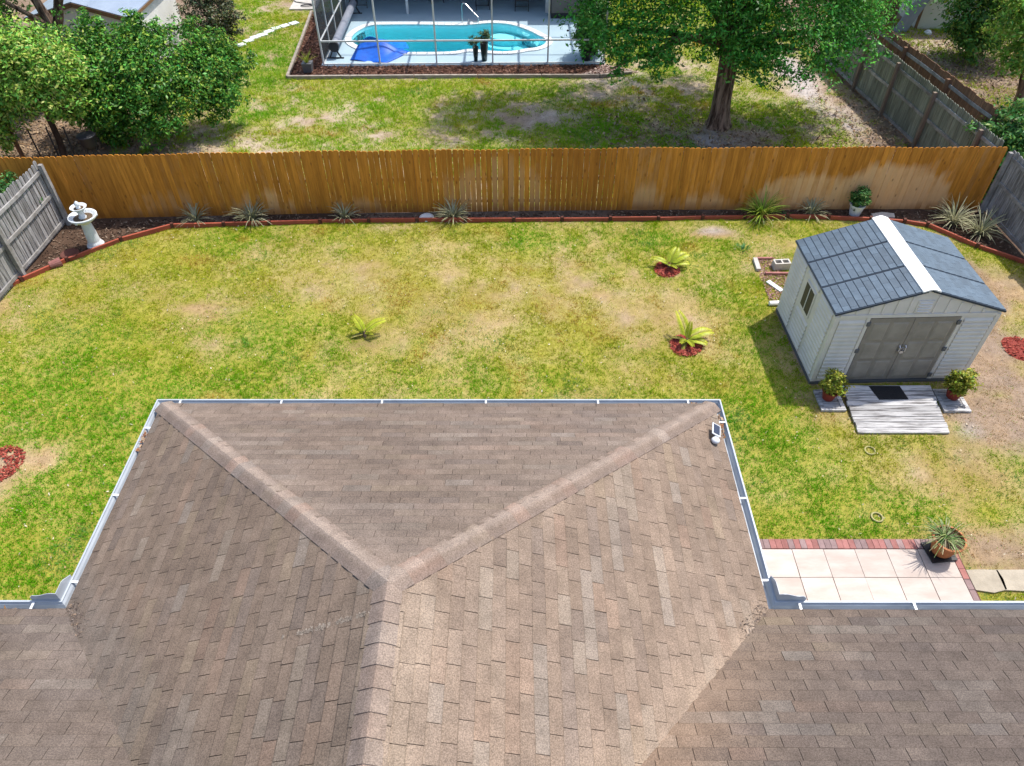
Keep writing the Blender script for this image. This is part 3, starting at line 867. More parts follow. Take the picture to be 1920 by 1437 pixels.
def cap_line(A, B, d1, n1, d2, n2, wid, step, lit, sides=None, lift=.022, butt=.021):
    A, B = Vector(A), Vector(B)
    Ld = B - A
    n = max(1, int(Ld.length / step))
    d1, n1, d2, n2 = [Vector(v).normalized() for v in (d1, n1, d2, n2)]
    na = (n1 + n2).normalized()
    for i in range(n):
        base = BASES[rng.choice(len(BASES), p=W_B)]
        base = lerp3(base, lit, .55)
        if random.random() < .16: base = lerp3(base, (.25, .165, .125), .6)
        kb = random.uniform(.86, 1.10)
        base = tuple(v * kb for v in base)
        top, low, cols = [], [], []
        for t, h in ((i / n, butt), (min(1.0, (i + 1.12) / n), .004)):
            c = A + Ld * t
            row = [(d1 * wid + n1 * (lift + h)), (d1 * wid * .35 + n1 * (lift + .007 + h)), (na * (lift + .008 + h)), (d2 * wid * .35 + n2 * (lift + .007 + h)), (d2 * wid + n2 * (lift + h))]
            for j, r in enumerate(row):
                top.append(c + r); low.append(c + r - na * (lift + .016))
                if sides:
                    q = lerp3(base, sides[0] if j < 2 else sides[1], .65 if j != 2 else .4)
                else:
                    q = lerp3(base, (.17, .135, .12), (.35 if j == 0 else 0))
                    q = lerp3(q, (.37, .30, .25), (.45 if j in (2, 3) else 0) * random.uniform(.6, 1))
                kq = random.uniform(.95, 1.05)
                cols.append(tuple(v * kq for v in q))
        vs = top + low
        fs = [(j, j + 1, 6 + j, 5 + j) for j in range(4)]
        fs += [(0, 5, 15, 10), (9, 4, 14, 19)] + [(j + 1, j, 10 + j, 11 + j) for j in range(4)] + [(5 + j, 6 + j, 16 + j, 15 + j) for j in range(4)]
        MB().add(vs, fs, cols + [tuple(v * .45 for v in q) for q in cols]).build('ridge_cap', MAT['shingle'], roof)


nR, nL, nF = Vector((SLOPE, 0, 1)), Vector((-SLOPE, 0, 1)), Vector((0, SLOPE, 1))
hl = Vector((1, -1, SLOPE)).normalized()
hr = Vector((-1, -1, SLOPE)).normalized()
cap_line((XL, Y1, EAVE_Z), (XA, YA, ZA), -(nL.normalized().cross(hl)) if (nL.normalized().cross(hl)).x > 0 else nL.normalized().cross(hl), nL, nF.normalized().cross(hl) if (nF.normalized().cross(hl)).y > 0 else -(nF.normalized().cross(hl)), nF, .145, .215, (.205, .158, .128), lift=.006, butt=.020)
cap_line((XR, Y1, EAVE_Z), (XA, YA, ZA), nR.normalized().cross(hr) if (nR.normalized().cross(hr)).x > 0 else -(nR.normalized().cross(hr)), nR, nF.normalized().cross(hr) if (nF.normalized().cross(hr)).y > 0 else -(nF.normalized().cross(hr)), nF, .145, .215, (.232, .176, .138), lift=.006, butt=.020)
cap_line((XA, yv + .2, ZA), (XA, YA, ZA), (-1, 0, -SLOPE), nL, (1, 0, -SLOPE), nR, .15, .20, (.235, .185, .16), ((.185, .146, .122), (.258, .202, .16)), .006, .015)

# walls under the eaves
mb = MB()
mb.box(((XL + XR) / 2, (Y1 - .45 + Y2 - .45) / 2, 1.17), (XR - XL - .9, Y1 - Y2, 2.34))
mb.box((0, (Y2 - .45 + yb2 + .45) / 2, 1.15), (26, (Y2 - yb2) - .9, 2.30))
mb.build('wall', MAT['stucco'], house)

# gutters ---------------------------------------------------------------------
PROF = [(0, 0), (0, -.115), (.085, -.115), (.098, -.05), (.128, -.022), (.128, .006), (.106, .006), (.106, -.014), (.088, -.044), (.076, -.105), (.008, -.105), (.008, 0)]


def sweep(path, prof, name, m, parent):
    """mitred sweep of (outward offset, height) along a plan path; outward is to the left of travel"""
    P = [Vector(p) for p in path]
    rings = []
    for i, p in enumerate(P):
        d0 = (P[i] - P[i - 1]).to_2d().normalized() if i else None
        d1 = (P[i + 1] - P[i]).to_2d().normalized() if i < len(P) - 1 else None
        d0 = d0 or d1; d1 = d1 or d0
        n0, n1 = Vector((-d0.y, d0.x)), Vector((-d1.y, d1.x))
        b = (n0 + n1).normalized()
        k = 1 / max(.3, b.dot(n0))
        rings.append([(p.x + b.x * k * o_, p.y + b.y * k * o_, p.z + z_) for o_, z_ in prof])
    n = len(prof)
    vs = [q for r in rings for q in r]
    fs = []
    for i in range(len(P) - 1):
        for k in range(n):
            k2 = (k + 1) % n
            fs.append((i * n + k, i * n + k2, (i + 1) * n + k2, (i + 1) * n + k))
    fs += [tuple(range(n)), tuple((len(P) - 1) * n + k for k in range(n - 1, -1, -1))]
    return MB().add(vs, fs).build(name, m, parent)


GZ = 2.49
g0 = .012
gut = sweep([(-13.9, Y2 + g0, GZ), (XL - g0, Y2 + g0, GZ), (XL - g0, Y1 + g0, GZ), (XR + g0, Y1 + g0, GZ), (XR + g0, Y2 + g0, GZ), (13.9, Y2 + g0, GZ)], PROF, 'gutter', MAT['gutter'], house)
hang = [((-5.27, Y1), 'y'), ((-3.67, Y1), 'y'), ((-2.08, Y1), 'y'), ((-.44, Y1), 'y'), ((1.33, Y1), 'y'), ((2.75, Y1), 'y'), ((XR, 7.56), 'x'), ((XR, 6.13), 'x'), ((XR, 4.85), 'x'),
        ((XL, 7.44), '-x'), ((XL, 6.18), '-x'), ((XL, 4.82), '-x'), ((-5.98, Y2), 'y'), ((3.55, Y2), 'y'), ((4.97, Y2), 'y'), ((6.5, Y2), 'y')]
for (x, y), ax in hang:
    mb = MB()
    dx, dy = {'x': (1, 0), '-x': (-1, 0), 'y': (0, 1)}[ax]
    mb.bar((x + dx * .0, y + dy * .0, GZ - .004), (x + dx * .125, y + dy * .125, GZ + .0), .03, .006)
    mb.bar((x + dx * .02, y + dy * .02, GZ + .006), (x - dx * .03, y - dy * .03, GZ + .05), .03, .005)
    mb.build('gutter_hanger', MAT['white_metal'], gut)
for sx, x in ((1, XR + g0 + .128), (-1, XL - g0 - .128)):
    mb = MB()
    yy = Y2 + g0 + .128
    a, b, c = (x + sx * .004, yy + .33), (x + sx * .004, yy + .004), (x + sx * .36, yy + .004)
    t = .006
    zz = GZ + .005
    pts = [a, b, c]
    hs = [.06, .15, .05]
    fine = []
    for i in range(9):
        f = i / 8
        p = (a[0] + (b[0] - a[0]) * f, a[1] + (b[1] - a[1]) * f)
        fine.append((p, .05 + .11 * min(1, f * 2.2) * (1 if f < .9 else 1)))
    for i in range(1, 9):
        f = i / 8
        p = (b[0] + (c[0] - b[0]) * f, b[1] + (c[1] - b[1]) * f)
        fine.append((p, .16 - .05 * f + .015 * math.sin(f * 7) - (.06 if i == 8 else 0)))
    vs, fs = [], []
    for (p, h) in fine:
        vs += [(p[0], p[1], zz), (p[0] + sx * .0, p[1], zz + h), (p[0] - sx * t, p[1] - t, zz), (p[0] - sx * t, p[1] - t, zz + h)]
    for i in range(len(fine) - 1):
        b0, b1 = 4 * i, 4 * i + 4
        fs += [(b0, b1, b1 + 1, b0 + 1), (b0 + 2, b0 + 3, b1 + 3, b1 + 2), (b0 + 1, b1 + 1, b1 + 3, b0 + 3)]
    mb.add(vs, fs)
    mb.build('splash_guard', MAT['gutter'], gut)
# leaves lodged in the gutters
gx = np.concatenate([rng.normal(3.17, .025, 34), rng.normal(-5.57, .02, 26), rng.normal(-6.3, .1, 6), rng.normal(2.85, .05, 4)])
gy = np.concatenate([rng.uniform(7.25, 7.75, 34), rng.uniform(6.95, 7.4, 26), rng.normal(4.44, .02, 6), rng.normal(7.95, .01, 4)])
chips('gutter_leaves', (gx, gy), .035, [(.30, .16, .07), (.22, .10, .05), (.42, .30, .2)], 'dead leaves lodged in the white gutters', 'leaf litter', .5, 2.475)
# leaf drift caught in the right valley
for nm, sx, X0 in (('right', 1, XR), ('left', -1, XL)):
    m = 150
    t_, w_ = rng.uniform(0, 1, m) ** 1.3 * .62, rng.normal(0, .07, m)
    lx_, ly_ = X0 - sx * (.03 + t_ * .7 + w_ * .7), Y2 + .02 - t_ * .75 + w_ * .6
    lz = EAVE_Z + .02 + SLOPE * np.maximum(0, sx * (X0 - lx_))
    o_ = chips('valley_litter', (lx_, ly_), .012, [(.12, .09, .075), (.2, .16, .135), (.08, .06, .05), (.24, .17, .12)], 'fine dark litter caught where the %s roof valley meets the gutter' % nm, 'leaf litter', .4, 0)
    co = np.empty(m * 12, np.float32); o_.data.vertices.foreach_get('co', co); co = co.reshape(m, 4, 3); co[:, :, 2] += lz[:, None]
    o_.data.vertices.foreach_set('co', co.ravel()); o_.data.update()

# a thread of loose pale granules washed across the left slope
m = 520
f_ = rng.uniform(0, 1, m)
lx_ = -2.24 + 1.0 * f_; ly_ = 3.272 + .04 * f_ ** 2 + rng.normal(0, .012, m)
kk = fbm(f_ * 6, f_ * 0, .8, 3) > -.35
lx_, ly_ = lx_[kk], ly_[kk]
o_ = chips('roof_grit', (lx_, ly_), .013, [(.31, .255, .205), (.27, .22, .175), (.34, .285, .23)], 'thin pale streak of loose granules on the left roof slope', 'grit', .1, 0)
co = np.empty(len(lx_) * 12, np.float32); o_.data.vertices.foreach_get('co', co); co = co.reshape(-1, 4, 3)
co[:, :, 2] = (EAVE_Z + .017 + SLOPE * (co[:, :, 0] - XL)); o_.data.vertices.foreach_set('co', co.ravel()); o_.data.update()

# solar lamp clipped to the gutter corner
t = thing('solar_light', 'small white solar light clipped to the roof edge near the right gutter corner', 'light', (2.98, 7.12, 2.60), math.radians(-12))
t.scale = (.85, .85, .85)
MB().box((0, .10, .13), (.17, .26, .02), tilt=(math.radians(28), 'Y')).build('panel_frame', MAT['white_metal'], t, bevel=.005)
MB().box((.006, .10, .143), (.13, .21, .006), tilt=(math.radians(28), 'Y')).build('solar_panel', MAT['lead_solar'], t)
MB().lathe([(.001, .10), (.05, .095), (.075, .06), (.07, .03), (.03, .01), (.001, .0)], (.0, -.10, .03), 16).build('lamp_head', MAT['white_metal'], t, smooth=True)
MB().bar((.0, -.06, .06), (0, .06, .12), .03, .03).bar((0, .05, .12), (.08, .05, -.06), .025, .012).build('bracket', MAT['white_metal'], t)

# ================================================================== PATIO
patio = tag(thing('patio', None, None, (0, 0, 0)), kind='structure')
PX = [4.20, 4.73, 5.27, 5.80, 6.33, 6.87, 7.40]
PY = [6.86, 6.32, 5.78, 5.24, 4.70]
base_tile = MB().box((0, 0, .02), (.524, .53, .05)).mesh('paver', MAT['paver'])
for i in range(6):
    for j in range(3):
        link('paver', base_tile, patio, ((PX[i] + PX[i + 1]) / 2, (PY[j] + PY[j + 1]) / 2, random.uniform(-.003, .003)), random.uniform(-.006, .006))
bm1 = MB().box((0, 0, .02), (.098, .185, .054)).mesh('brick', MAT['brick_red'])
bm2 = MB().box((0, 0, .02), (.098, .185, .054)).mesh('brick', MAT['brick_grey'])
x = 4.02
pat = [0, 0, 1, 1, 0, 0, 0, 1, 0, 1, 0, 0, 1, 1, 1, 0]
i = 0
while x < 7.5:
    link('brick', (bm1, bm2)[pat[i % 16]], patio, (x, 6.963, random.uniform(-.003, .004)), random.uniform(-.012, .012)); x += .104; i += 1
y = 6.77
while y > 5.0:
    link('brick', (bm1, bm2)[pat[(i * 5) % 16]], patio, (7.458, y, random.uniform(-.003, .004)), random.uniform(-.012, .012)); y -= .193; i += 1
MB().box((5.8, 5.9, -.005), (3.5, 2.35, .03)).build('sand_bed', MAT['stake'], patio)

# ================================================================== plants
def blades(mb, n, r0, length, width, cols, droop=1.0, upr=(.3, 1.3), seg=4, stripe=None):
    for i in range(n):
        a = random.uniform(0, 2 * math.pi)
        el = random.uniform(*upr)
        Lb = length * random.uniform(.6, 1.1)
        d = Vector((math.cos(a), math.sin(a), 0))
        side = Vector((-d.y, d.x, 0))
        p = d * r0 * random.uniform(0, 1)
        vs, fs, cl = [], [], []
        c = random.choice(cols)
        k = random.uniform(.7, 1.25)
        ang = el
        for s_ in range(seg + 1):
            f = s_ / seg
            w = width * (1 - .85 * f) * (.7 + .6 * f if f < .5 else 1)
            vs += [p - side * w / 2 + Vector((0, 0, w * .12)), p + side * w / 2 + Vector((0, 0, w * .12))]
            cl += [tuple(q * k for q in c), tuple(q * k for q in (stripe or c))]
            p = p + (d * math.cos(ang) + Vector((0, 0, math.sin(ang)))) * Lb / seg
            ang -= droop * random.uniform(.15, .55)
            if p.z < .02: p.z = .02
        fs = [(2 * j, 2 * j + 1, 2 * j + 3, 2 * j + 2) for j in range(seg)]
        mb.add(vs, fs, cl)
    return mb


GREY_G = [(.24, .26, .10), (.18, .22, .08), (.34, .34, .17), (.46, .43, .27)]
FRESH = [(.22, .34, .03), (.32, .40, .05), (.13, .26, .03), (.42, .42, .10)]
specs = [(-8.57, 17.08, .62, 34, GREY_G, 'thin grey green spiky plant nearest the fountain by the fence'),
         (-7.05, 17.12, .74, 60, GREY_G, 'full grey green spiky clump second from the fountain by the fence'),
         (-4.58, 17.22, .55, 34, GREY_G, 'small spiky clump left of the pale round stone by the fence'),
         (-1.63, 17.18, .68, 66, GREY_G, 'bushy spiky clump right of the pale round stone, leaves dry underneath'),
         (6.70, 17.28, .85, 90, FRESH, 'large bright green spiky clump spilling over the red edging'),
         (8.09, 17.40, .58, 44, GREY_G, 'small grey spiky clump left of the white bucket plant'),
         (11.75, 16.95, .80, 64, GREY_G, 'pale striped spiky clump in the right corner, nearer the stained fence'),
         (12.22, 16.42, .82, 70, GREY_G, 'pale striped spiky clump in the right corner beside the grey fence')]
for (x, y, L_, n, cols, lab) in specs:
    mb = MB()
    blades(mb, int(n * 1.6), .09, L_ * .95, .038, cols, .8, (.55, 1.5), 4, (.40, .39, .27) if cols is GREY_G else None)
    blades(mb, n // 4, .06, L_ * .8, .022, [(.33, .25, .16), (.26, .2, .15)], 1.6, (.1, .5), 4)
    tag(mb.build('flax_lily', MAT['leaf'], loc=(x, y, .03)), lab, 'plant', 'spiky plants in the fence bed')
mb = MB()
blades(mb, 26, .05, .25, .03, [(.05, .15, .04), (.04, .11, .04)], 1.2, (.3, 1.2), 3)
tag(mb.build('leafy_weed', MAT['leaf'], loc=(7.35, 17.30, .03)), 'small dark green weed growing against the red edging', 'plant')
mb = MB()
blades(mb, 40, .18, .16, .03, [(.08, .24, .06), (.06, .19, .05)], .8, (.5, 1.4), 3)
tag(mb.build('leafy_weed', MAT['leaf'], loc=(5.86, 15.75, .02)), 'small vivid green weed on bare ground behind the cinder block', 'plant')


def frond(name, parent, az, el, length, w, bend, base=(0, 0, 0), col=(.36, .45, .03)):
    """arching rachis with paired leaflets"""
    mb = MB()
    d = Vector((math.cos(az), math.sin(az), 0)); sd = Vector((-d.y, d.x, 0))
    p = Vector(base); ang = el
    N_ = 30
    step = length / N_
    pts = []
    for i in range(N_ + 1):
        pts.append((p.copy(), ang))
        p = p + (d * math.cos(ang) + Vector((0, 0, math.sin(ang)))) * step
        ang -= bend / N_
    mb.tube([q for q, _ in pts[::4]], [.012 - .0012 * k for k in range(len(pts[::4]))], 5, col=(.30, .33, .05))
    for i in range(4, N_ + 1):
        q, an = pts[i]
        f = i / N_
        t = d * math.cos(an) + Vector((0, 0, math.sin(an)))
        up = sd.cross(t)
        ll = w * (.55 + .9 * math.sin(math.pi * min(1, .18 + f * .8)))
        for s_ in (-1, 1):
            k = random.uniform(.75, 1.2)
            dirv = (sd * s_ * .85 + t * .55 - up * .0 + Vector((0, 0, .18))).normalized()
            tip = q + dirv * ll + Vector((0, 0, -.18 * ll))
            mid = q + dirv * ll * .5 + Vector((0, 0, .04 * ll))
            wv = t * (.013 + .009 * (1 - f))
            c = tuple(v * k for v in lerp3(col, (.56, .50, .05), f * .6 * random.uniform(.3, 1.4)))
            mb.add([q, mid - wv, tip, mid + wv], [(0, 1, 2, 3)], c)
    return mb.build(name, MAT['leaf'], parent)


def palm(loc, fr, label, ring=None, stem=.16):
    t = thing('young_palm', label, 'plant', loc, 0, 'young palms planted in the lawn')
    t.scale = (.9, .9, .9)
    MB().tube([(0, 0, -.02), (0, 0, stem * .6), (.01, 0, stem)], [.045, .038, .02], 8, .1).build('stem', MAT['bark'], t)
    for (az, el, L_, w, b) in fr:
        frond('frond', t, az, el, L_, w, b, (0, 0, stem * .7))
    for k in range(2):
        frond('frond', t, random.uniform(0, 6.28), R_(random.uniform(18, 34)), random.uniform(.26, .38), .05, .9, (0, 0, stem * .5), (.28, .24, .08))
    return t


R_ = math.radians
palm((-3.34, 12.39, 0), [(R_(20), R_(55), .62, .15, 1.0), (R_(140), R_(72), .5, .11, .7), (R_(165), R_(35), .38, .04, .6), (R_(330), R_(30), .3, .03, .5)],
     'young palm with one broad yellow frond standing alone in bare lawn')
palm((3.86, 14.95, 0), [(R_(28), R_(50), .62, .17, 1.1), (R_(60), R_(60), .55, .14, .9), (R_(160), R_(42), .55, .10, 1.0), (R_(5), R_(30), .55, .12, .9), (R_(260), R_(55), .3, .06, .8), (R_(300), R_(40), .32, .06, .8)],
     'young feathery palm in a red mulch ring farther from the house')
palm((3.82, 12.16, 0), [(R_(112), R_(66), .75, .15, .9), (R_(18), R_(42), .72, .16, 1.2), (R_(345), R_(25), .5, .12, .9), (R_(70), R_(70), .45, .08, .6), (R_(230), R_(45), .34, .07, .9), (R_(285), R_(40), .36, .07, .9)],
     'young palm in a red mulch ring with two tall yellow fronds nearer the house')


def mulch_ring(x, y, r, label, broken=0.0):
    mb = MB()
    n = 34
    seed = random.uniform(0, 9)
    rr = [r * (1 + .10 * math.sin(3 * k * 2 * math.pi / n + seed) + random.uniform(-.05, .05)) for k in range(n)]
    vs = [(0, 0, .045)] + [(rr[k] * .55 * math.cos(2 * math.pi * k / n), rr[k] * .55 * math.sin(2 * math.pi * k / n), .052) for k in range(n)] + \
         [(rr[k] * math.cos(2 * math.pi * k / n), rr[k] * math.sin(2 * math.pi * k / n), .004) for k in range(n)]
    fs = [(0, 1 + k, 1 + (k + 1) % n) for k in range(n)] + [(1 + k, 1 + n + k, 1 + n + (k + 1) % n, 1 + (k + 1) % n) for k in range(n)]
    mb.add(vs, fs)
    t = thing('mulch_ring', label, 'mulch ring', (x, y, 0), 0, 'red mulch rings in the lawn')
    if not broken: mb.build('mulch_bed', MAT['red_mulch'], t)
    m = int((900 if broken else 520) * r / .4)
    a, q = rng.uniform(0, 2 * np.pi, m), np.sqrt(rng.uniform(0, 1, m)) * r * 1.03
    if broken:
        k = (fbm(np.cos(a) * q * 3, np.sin(a) * q * 3, .7, 7) > -.15) & (q > r * .3)
        a, q = a[k], q[k]
    n = len(a)
    th = rng.uniform(0, 6.28, n)
    cpt = np.stack([np.cos(a) * q, np.sin(a) * q, rng.uniform(.03, .07, n) * (1 - .5 * (q / r) ** 2)], 1)
    u = np.stack([np.cos(th), np.sin(th), rng.normal(0, .4, n)], 1) * .035; v = np.stack([-np.sin(th), np.cos(th), rng.normal(0, .4, n)], 1) * .014
    V = np.stack([cpt - u, cpt - v, cpt + u, cpt + v], 1).reshape(-1, 3)
    cc = np.array([(.31, .055, .038), (.21, .035, .026), (.38, .10, .07), (.2, .07, .05)])[rng.integers(0, 3, n)] * rng.uniform(.6, 1.2, (n, 1))
    o_ = tri_mesh('loose_chips', V, np.arange(4 * n).reshape(-1, 4), np.repeat(cc, 4, 0), MAT['chip'], t)
    o_['kind'] = 'stuff'


mulch_ring(3.80, 14.90, .31, 'red mulch ring round the palm farther from the house')
mulch_ring(3.80, 12.08, .34, 'red mulch ring round the palm nearer the house')
mulch_ring(-9.75, 8.72, .46, 'scattered red mulch ring without a plant left of the house roof', 1)
mulch_ring(11.15, 11.98, .38, 'red mulch ring on bare ground right of the shed')

# potted plant on the patio
t = thing('potted_plant', 'large terracotta pot with thin trailing leaves on the patio corner', 'potted plant', (7.22, 6.80, .045))
MB().box((-.02, .0, .03), (.44, .40, .025)).box((-.19, -.15, .008), (.05, .05, .02)).box((.15, -.15, .008), (.05, .05, .02)).box((-.19, .15, .008), (.05, .05, .02)).box((.15, .15, .008), (.05, .05, .02)).build('plant_caddy', MAT['black_plastic'], t, rz=.12)
MB().lathe([(.001, .045), (.15, .045), (.165, .07), (.235, .36), (.26, .36), (.268, .42), (.235, .425), (.225, .37), (.001, .37)], n=32).build('pot', MAT['terracotta'], t, smooth=False)
MB().lathe([(.001, .385), (.226, .372)], n=24).build('soil', MAT['basin_dirt'], t)
mb = MB()
blades(mb, 110, .16, .5, .018, [(.16, .26, .07), (.24, .29, .10), (.34, .32, .17), (.10, .2, .05)], 1.3, (.2, 1.45), 6)
for i in range(len(mb.v)): mb.v[i] = (mb.v[i][0] - .06, mb.v[i][1] + .03, mb.v[i][2] + .38)
mb.build('foliage', MAT['leaf'], t)


# leaf clouds ---------------------------------------------------------------------
def leaf_cloud(name, parent, clumps, n, size, base, var=.35, yellow=(.35, .36, .05), yfrac=.12, flat=.8, seed=1):
    r = np.random.default_rng(seed)
    cl = np.array(clumps, float)
    wts = cl[:, 3] ** 2; wts /= wts.sum()
    ns = max(6, int(n / 26))                      # twig tips: leaves gather round them, with gaps between
    ks = r.choice(len(cl), ns, p=wts)
    ds = r.normal(size=(ns, 3)); ds /= np.linalg.norm(ds, axis=1)[:, None]
    tips = cl[ks, :3] + ds * (cl[ks, 3] * (.40 + .85 * r.random(ns) ** .7))[:, None] * np.array([1, 1, flat])
    stray = r.random(ns) < .17                    # a few twigs reach past the crown
    tips[stray] += ds[stray] * (cl[ks[stray], 3] * r.uniform(.15, .45, stray.sum()))[:, None]
    q = r.integers(0, ns, n)
    k = ks[q]
    sg = np.clip(cl[k, 3] * .16, size * .9, .15)
    off = r.normal(size=(n, 3)) * sg[:, None] * np.array([1.15, 1.15, .75])
    p = tips[q] + off
    d = ds[q] * .6 + off / (sg[:, None] * 2.5)
    d /= np.linalg.norm(d, axis=1)[:, None] + 1e-6
    ok = p[:, 2] > .05
    p, d, k, q = p[ok], d[ok], k[ok], q[ok]
    n = len(p)
    nrm = d * .45 + np.array([0, 0, .55]) + r.normal(0, .45, (n, 3)); nrm /= np.linalg.norm(nrm, axis=1)[:, None]
    a = np.cross(nrm, r.normal(size=(n, 3))); a /= np.linalg.norm(a, axis=1)[:, None]
    b = np.cross(nrm, a)
    s = size * r.uniform(.6, 1.3, n)[:, None]
    fold = nrm * s * .18
    V = np.stack([p - a * s, p - b * s * .42 + fold, p + a * s, p + b * s * .42 + fold], 1).reshape(-1, 3)
    c = np.array(base) * (1 + r.normal(0, var, (n, 1)))
    hue = r.normal(0, .12, n)
    c[:, 0] *= 1 + hue * 1.5; c[:, 2] *= 1 - hue
    clt = 1 + .16 * np.sin(k * 12.9898) + .22 * np.sin(q * 78.233)
    c *= clt[:, None]
    yl_ = r.random(n) < yfrac
    c[yl_] = np.array(yellow) * r.uniform(.6, 1.1, (yl_.sum(), 1))
    c = np.clip(c, .008, .6)
    return tri_mesh(name, V, np.arange(4 * n).reshape(-1, 4), np.repeat(c, 4, 0), MAT['leaf'], parent)


def bough(mb, p, q, r0, r1, n=7, wob=.12):
    p, q = Vector(p), Vector(q)
    pts = []
    for i in range(n):
        f = i / (n - 1)
        j = wob * (q - p).length * .25 * math.sin(math.pi * f)
        pts.append(p.lerp(q, f) + Vector((random.uniform(-j, j), random.uniform(-j, j), j * .5)))
    mb.tube(pts, [r0 + (r1 - r0) * i / (n - 1) for i in range(n)], 8, .06)
    return mb


def trunk_mesh(pts, radii, lobes=5, n=28, amp=.10):
    """fluted trunk with flare"""
    vs, fs = [], []
    ph = random.uniform(0, 6)
    for i, (p, r) in enumerate(zip(pts, radii)):
        for k in range(n):
            w = 2 * math.pi * k / n
            q = r * (1 + amp * math.sin(lobes * w + ph + i * .25) + .04 * math.sin(11 * w + i) + random.uniform(-.015, .015))
            vs.append((p[0] + q * math.cos(w), p[1] + q * math.sin(w), p[2]))
    for i in range(len(pts) - 1):
        for k in range(n):
            k2 = (k + 1) % n
            fs.append((i * n + k, i * n + k2, (i + 1) * n + k2, (i + 1) * n + k))
    return MB().add(vs, fs)


# big broad-leaved tree beyond the fence
bt = thing('broadleaf_tree', 'large green broadleaf tree with thick brown trunk beyond the stained fence', 'tree', (6.62, 22.75, 0))
TP = [(0, 0, -.05), (0, 0, .12), (-.02, 0, .4), (-.05, .02, .9), (-.06, .04, 1.5), (-.06, .06, 2.1), (-.05, .1, 2.7), (-.05, .15, 3.2)]
trunk_mesh(TP, [.46, .36, .30, .27, .265, .285, .33, .28]).build('trunk', MAT['bark'], bt, smooth=True)
CL = [(2.7, 23.5, 3.0, 1.05), (2.3, 24.6, 3.9, 1.0), (3.3, 22.9, 2.75, .85), (4.3, 22.4, 3.0, .95), (4.0, 23.6, 4.3, 1.25), (5.2, 21.9, 3.7, .95), (3.3, 24.9, 4.9, 1.2),
      (6.6, 21.4, 3.45, 1.0), (7.6, 21.3, 3.2, 1.15), (8.4, 21.9, 2.9, .95), (7.2, 22.1, 4.5, 1.25), (5.9, 22.6, 4.8, 1.25), (6.9, 21.7, 2.75, .55), (7.25, 21.2, 2.5, .6), (6.2, 21.4, 3.0, .5), (3.0, 22.6, 2.1, .5), (4.3, 22.0, 2.3, .5),
      (9.4, 22.7, 3.1, 1.1), (10.15, 23.5, 3.0, 1.0), (10.8, 24.3, 3.7, 1.05), (9.6, 24.1, 4.4, 1.25), (8.6, 23.1, 4.6, 1.25), (9.9, 22.6, 2.4, .6), (10.6, 23.2, 2.5, .55)]
rr = random.Random(5)
for i in range(26):
    a, q = rr.uniform(0, 6.28), math.sqrt(rr.uniform(.05, 1))
    CL.append((6.5 + 4.1 * q * math.cos(a), 24.2 + 3.0 * q * math.sin(a), 5.5 + 1.5 * (1 - q * q) + rr.uniform(-.5, .5), rr.uniform(.9, 1.35)))
CL += [(1.0, 24.6, 6.2, 1.3), (1.6, 26.0, 6.6, 1.3), (2.4, 25.2, 6.0, 1.3), (.5, 25.4, 5.5, 1.0), (3.0, 26.5, 6.4, 1.2), (2.0, 24.4, 5.2, 1.0)]
for i, c in enumerate(CL[::3]):
    mb = MB()
    bough(mb, (-.05, .12, 2.5 + .3 * (i % 3)), (c[0] - 6.62, c[1] - 22.75, c[2] - .2), .17 - .004 * i, .03)
    mb.build('limb', MAT['bark'], bt)
leaf_cloud('crown', bt, [(c[0] - 6.62, c[1] - 22.75, c[2], c[3]) for c in CL], 112000, .066, (.064, .255, .030), .36, (.15, .33, .04), .15, .78, 3)


def tree(name, label, base, lean, height, r, clumps, n, size, col, yfrac=.12, yel=(.35, .36, .05), seed=1, bark='bark_dark', var=.35, group=None, cat='tree', flat=.85):
    t = thing(name, label, cat, (base[0], base[1], 0), 0, group)
    top = (lean[0], lean[1], height)
    pts = [(lean[0] * f + random.uniform(-.03, .03), lean[1] * f + random.uniform(-.03, .03), height * f) for f in (-.02, .05, .25, .5, .75, 1)]
    trunk_mesh(pts, [r * 1.35, r * 1.1, r, r * .92, r * .8, r * .6], 4, 16, .08).build('trunk', MAT[bark], t, smooth=True)
    for c in clumps[::2]:
        bough(MB(), top if c[2] > height * .8 else (lean[0] * .6, lean[1] * .6, height * .6), (c[0] - base[0], c[1] - base[1], c[2]), r * .45, r * .12, 5).build('limb', MAT[bark], t)
    leaf_cloud('crown', t, [(c[0] - base[0], c[1] - base[1], c[2], c[3]) for c in clumps], n, size, col, var, yel, yfrac, flat, seed)
    return t


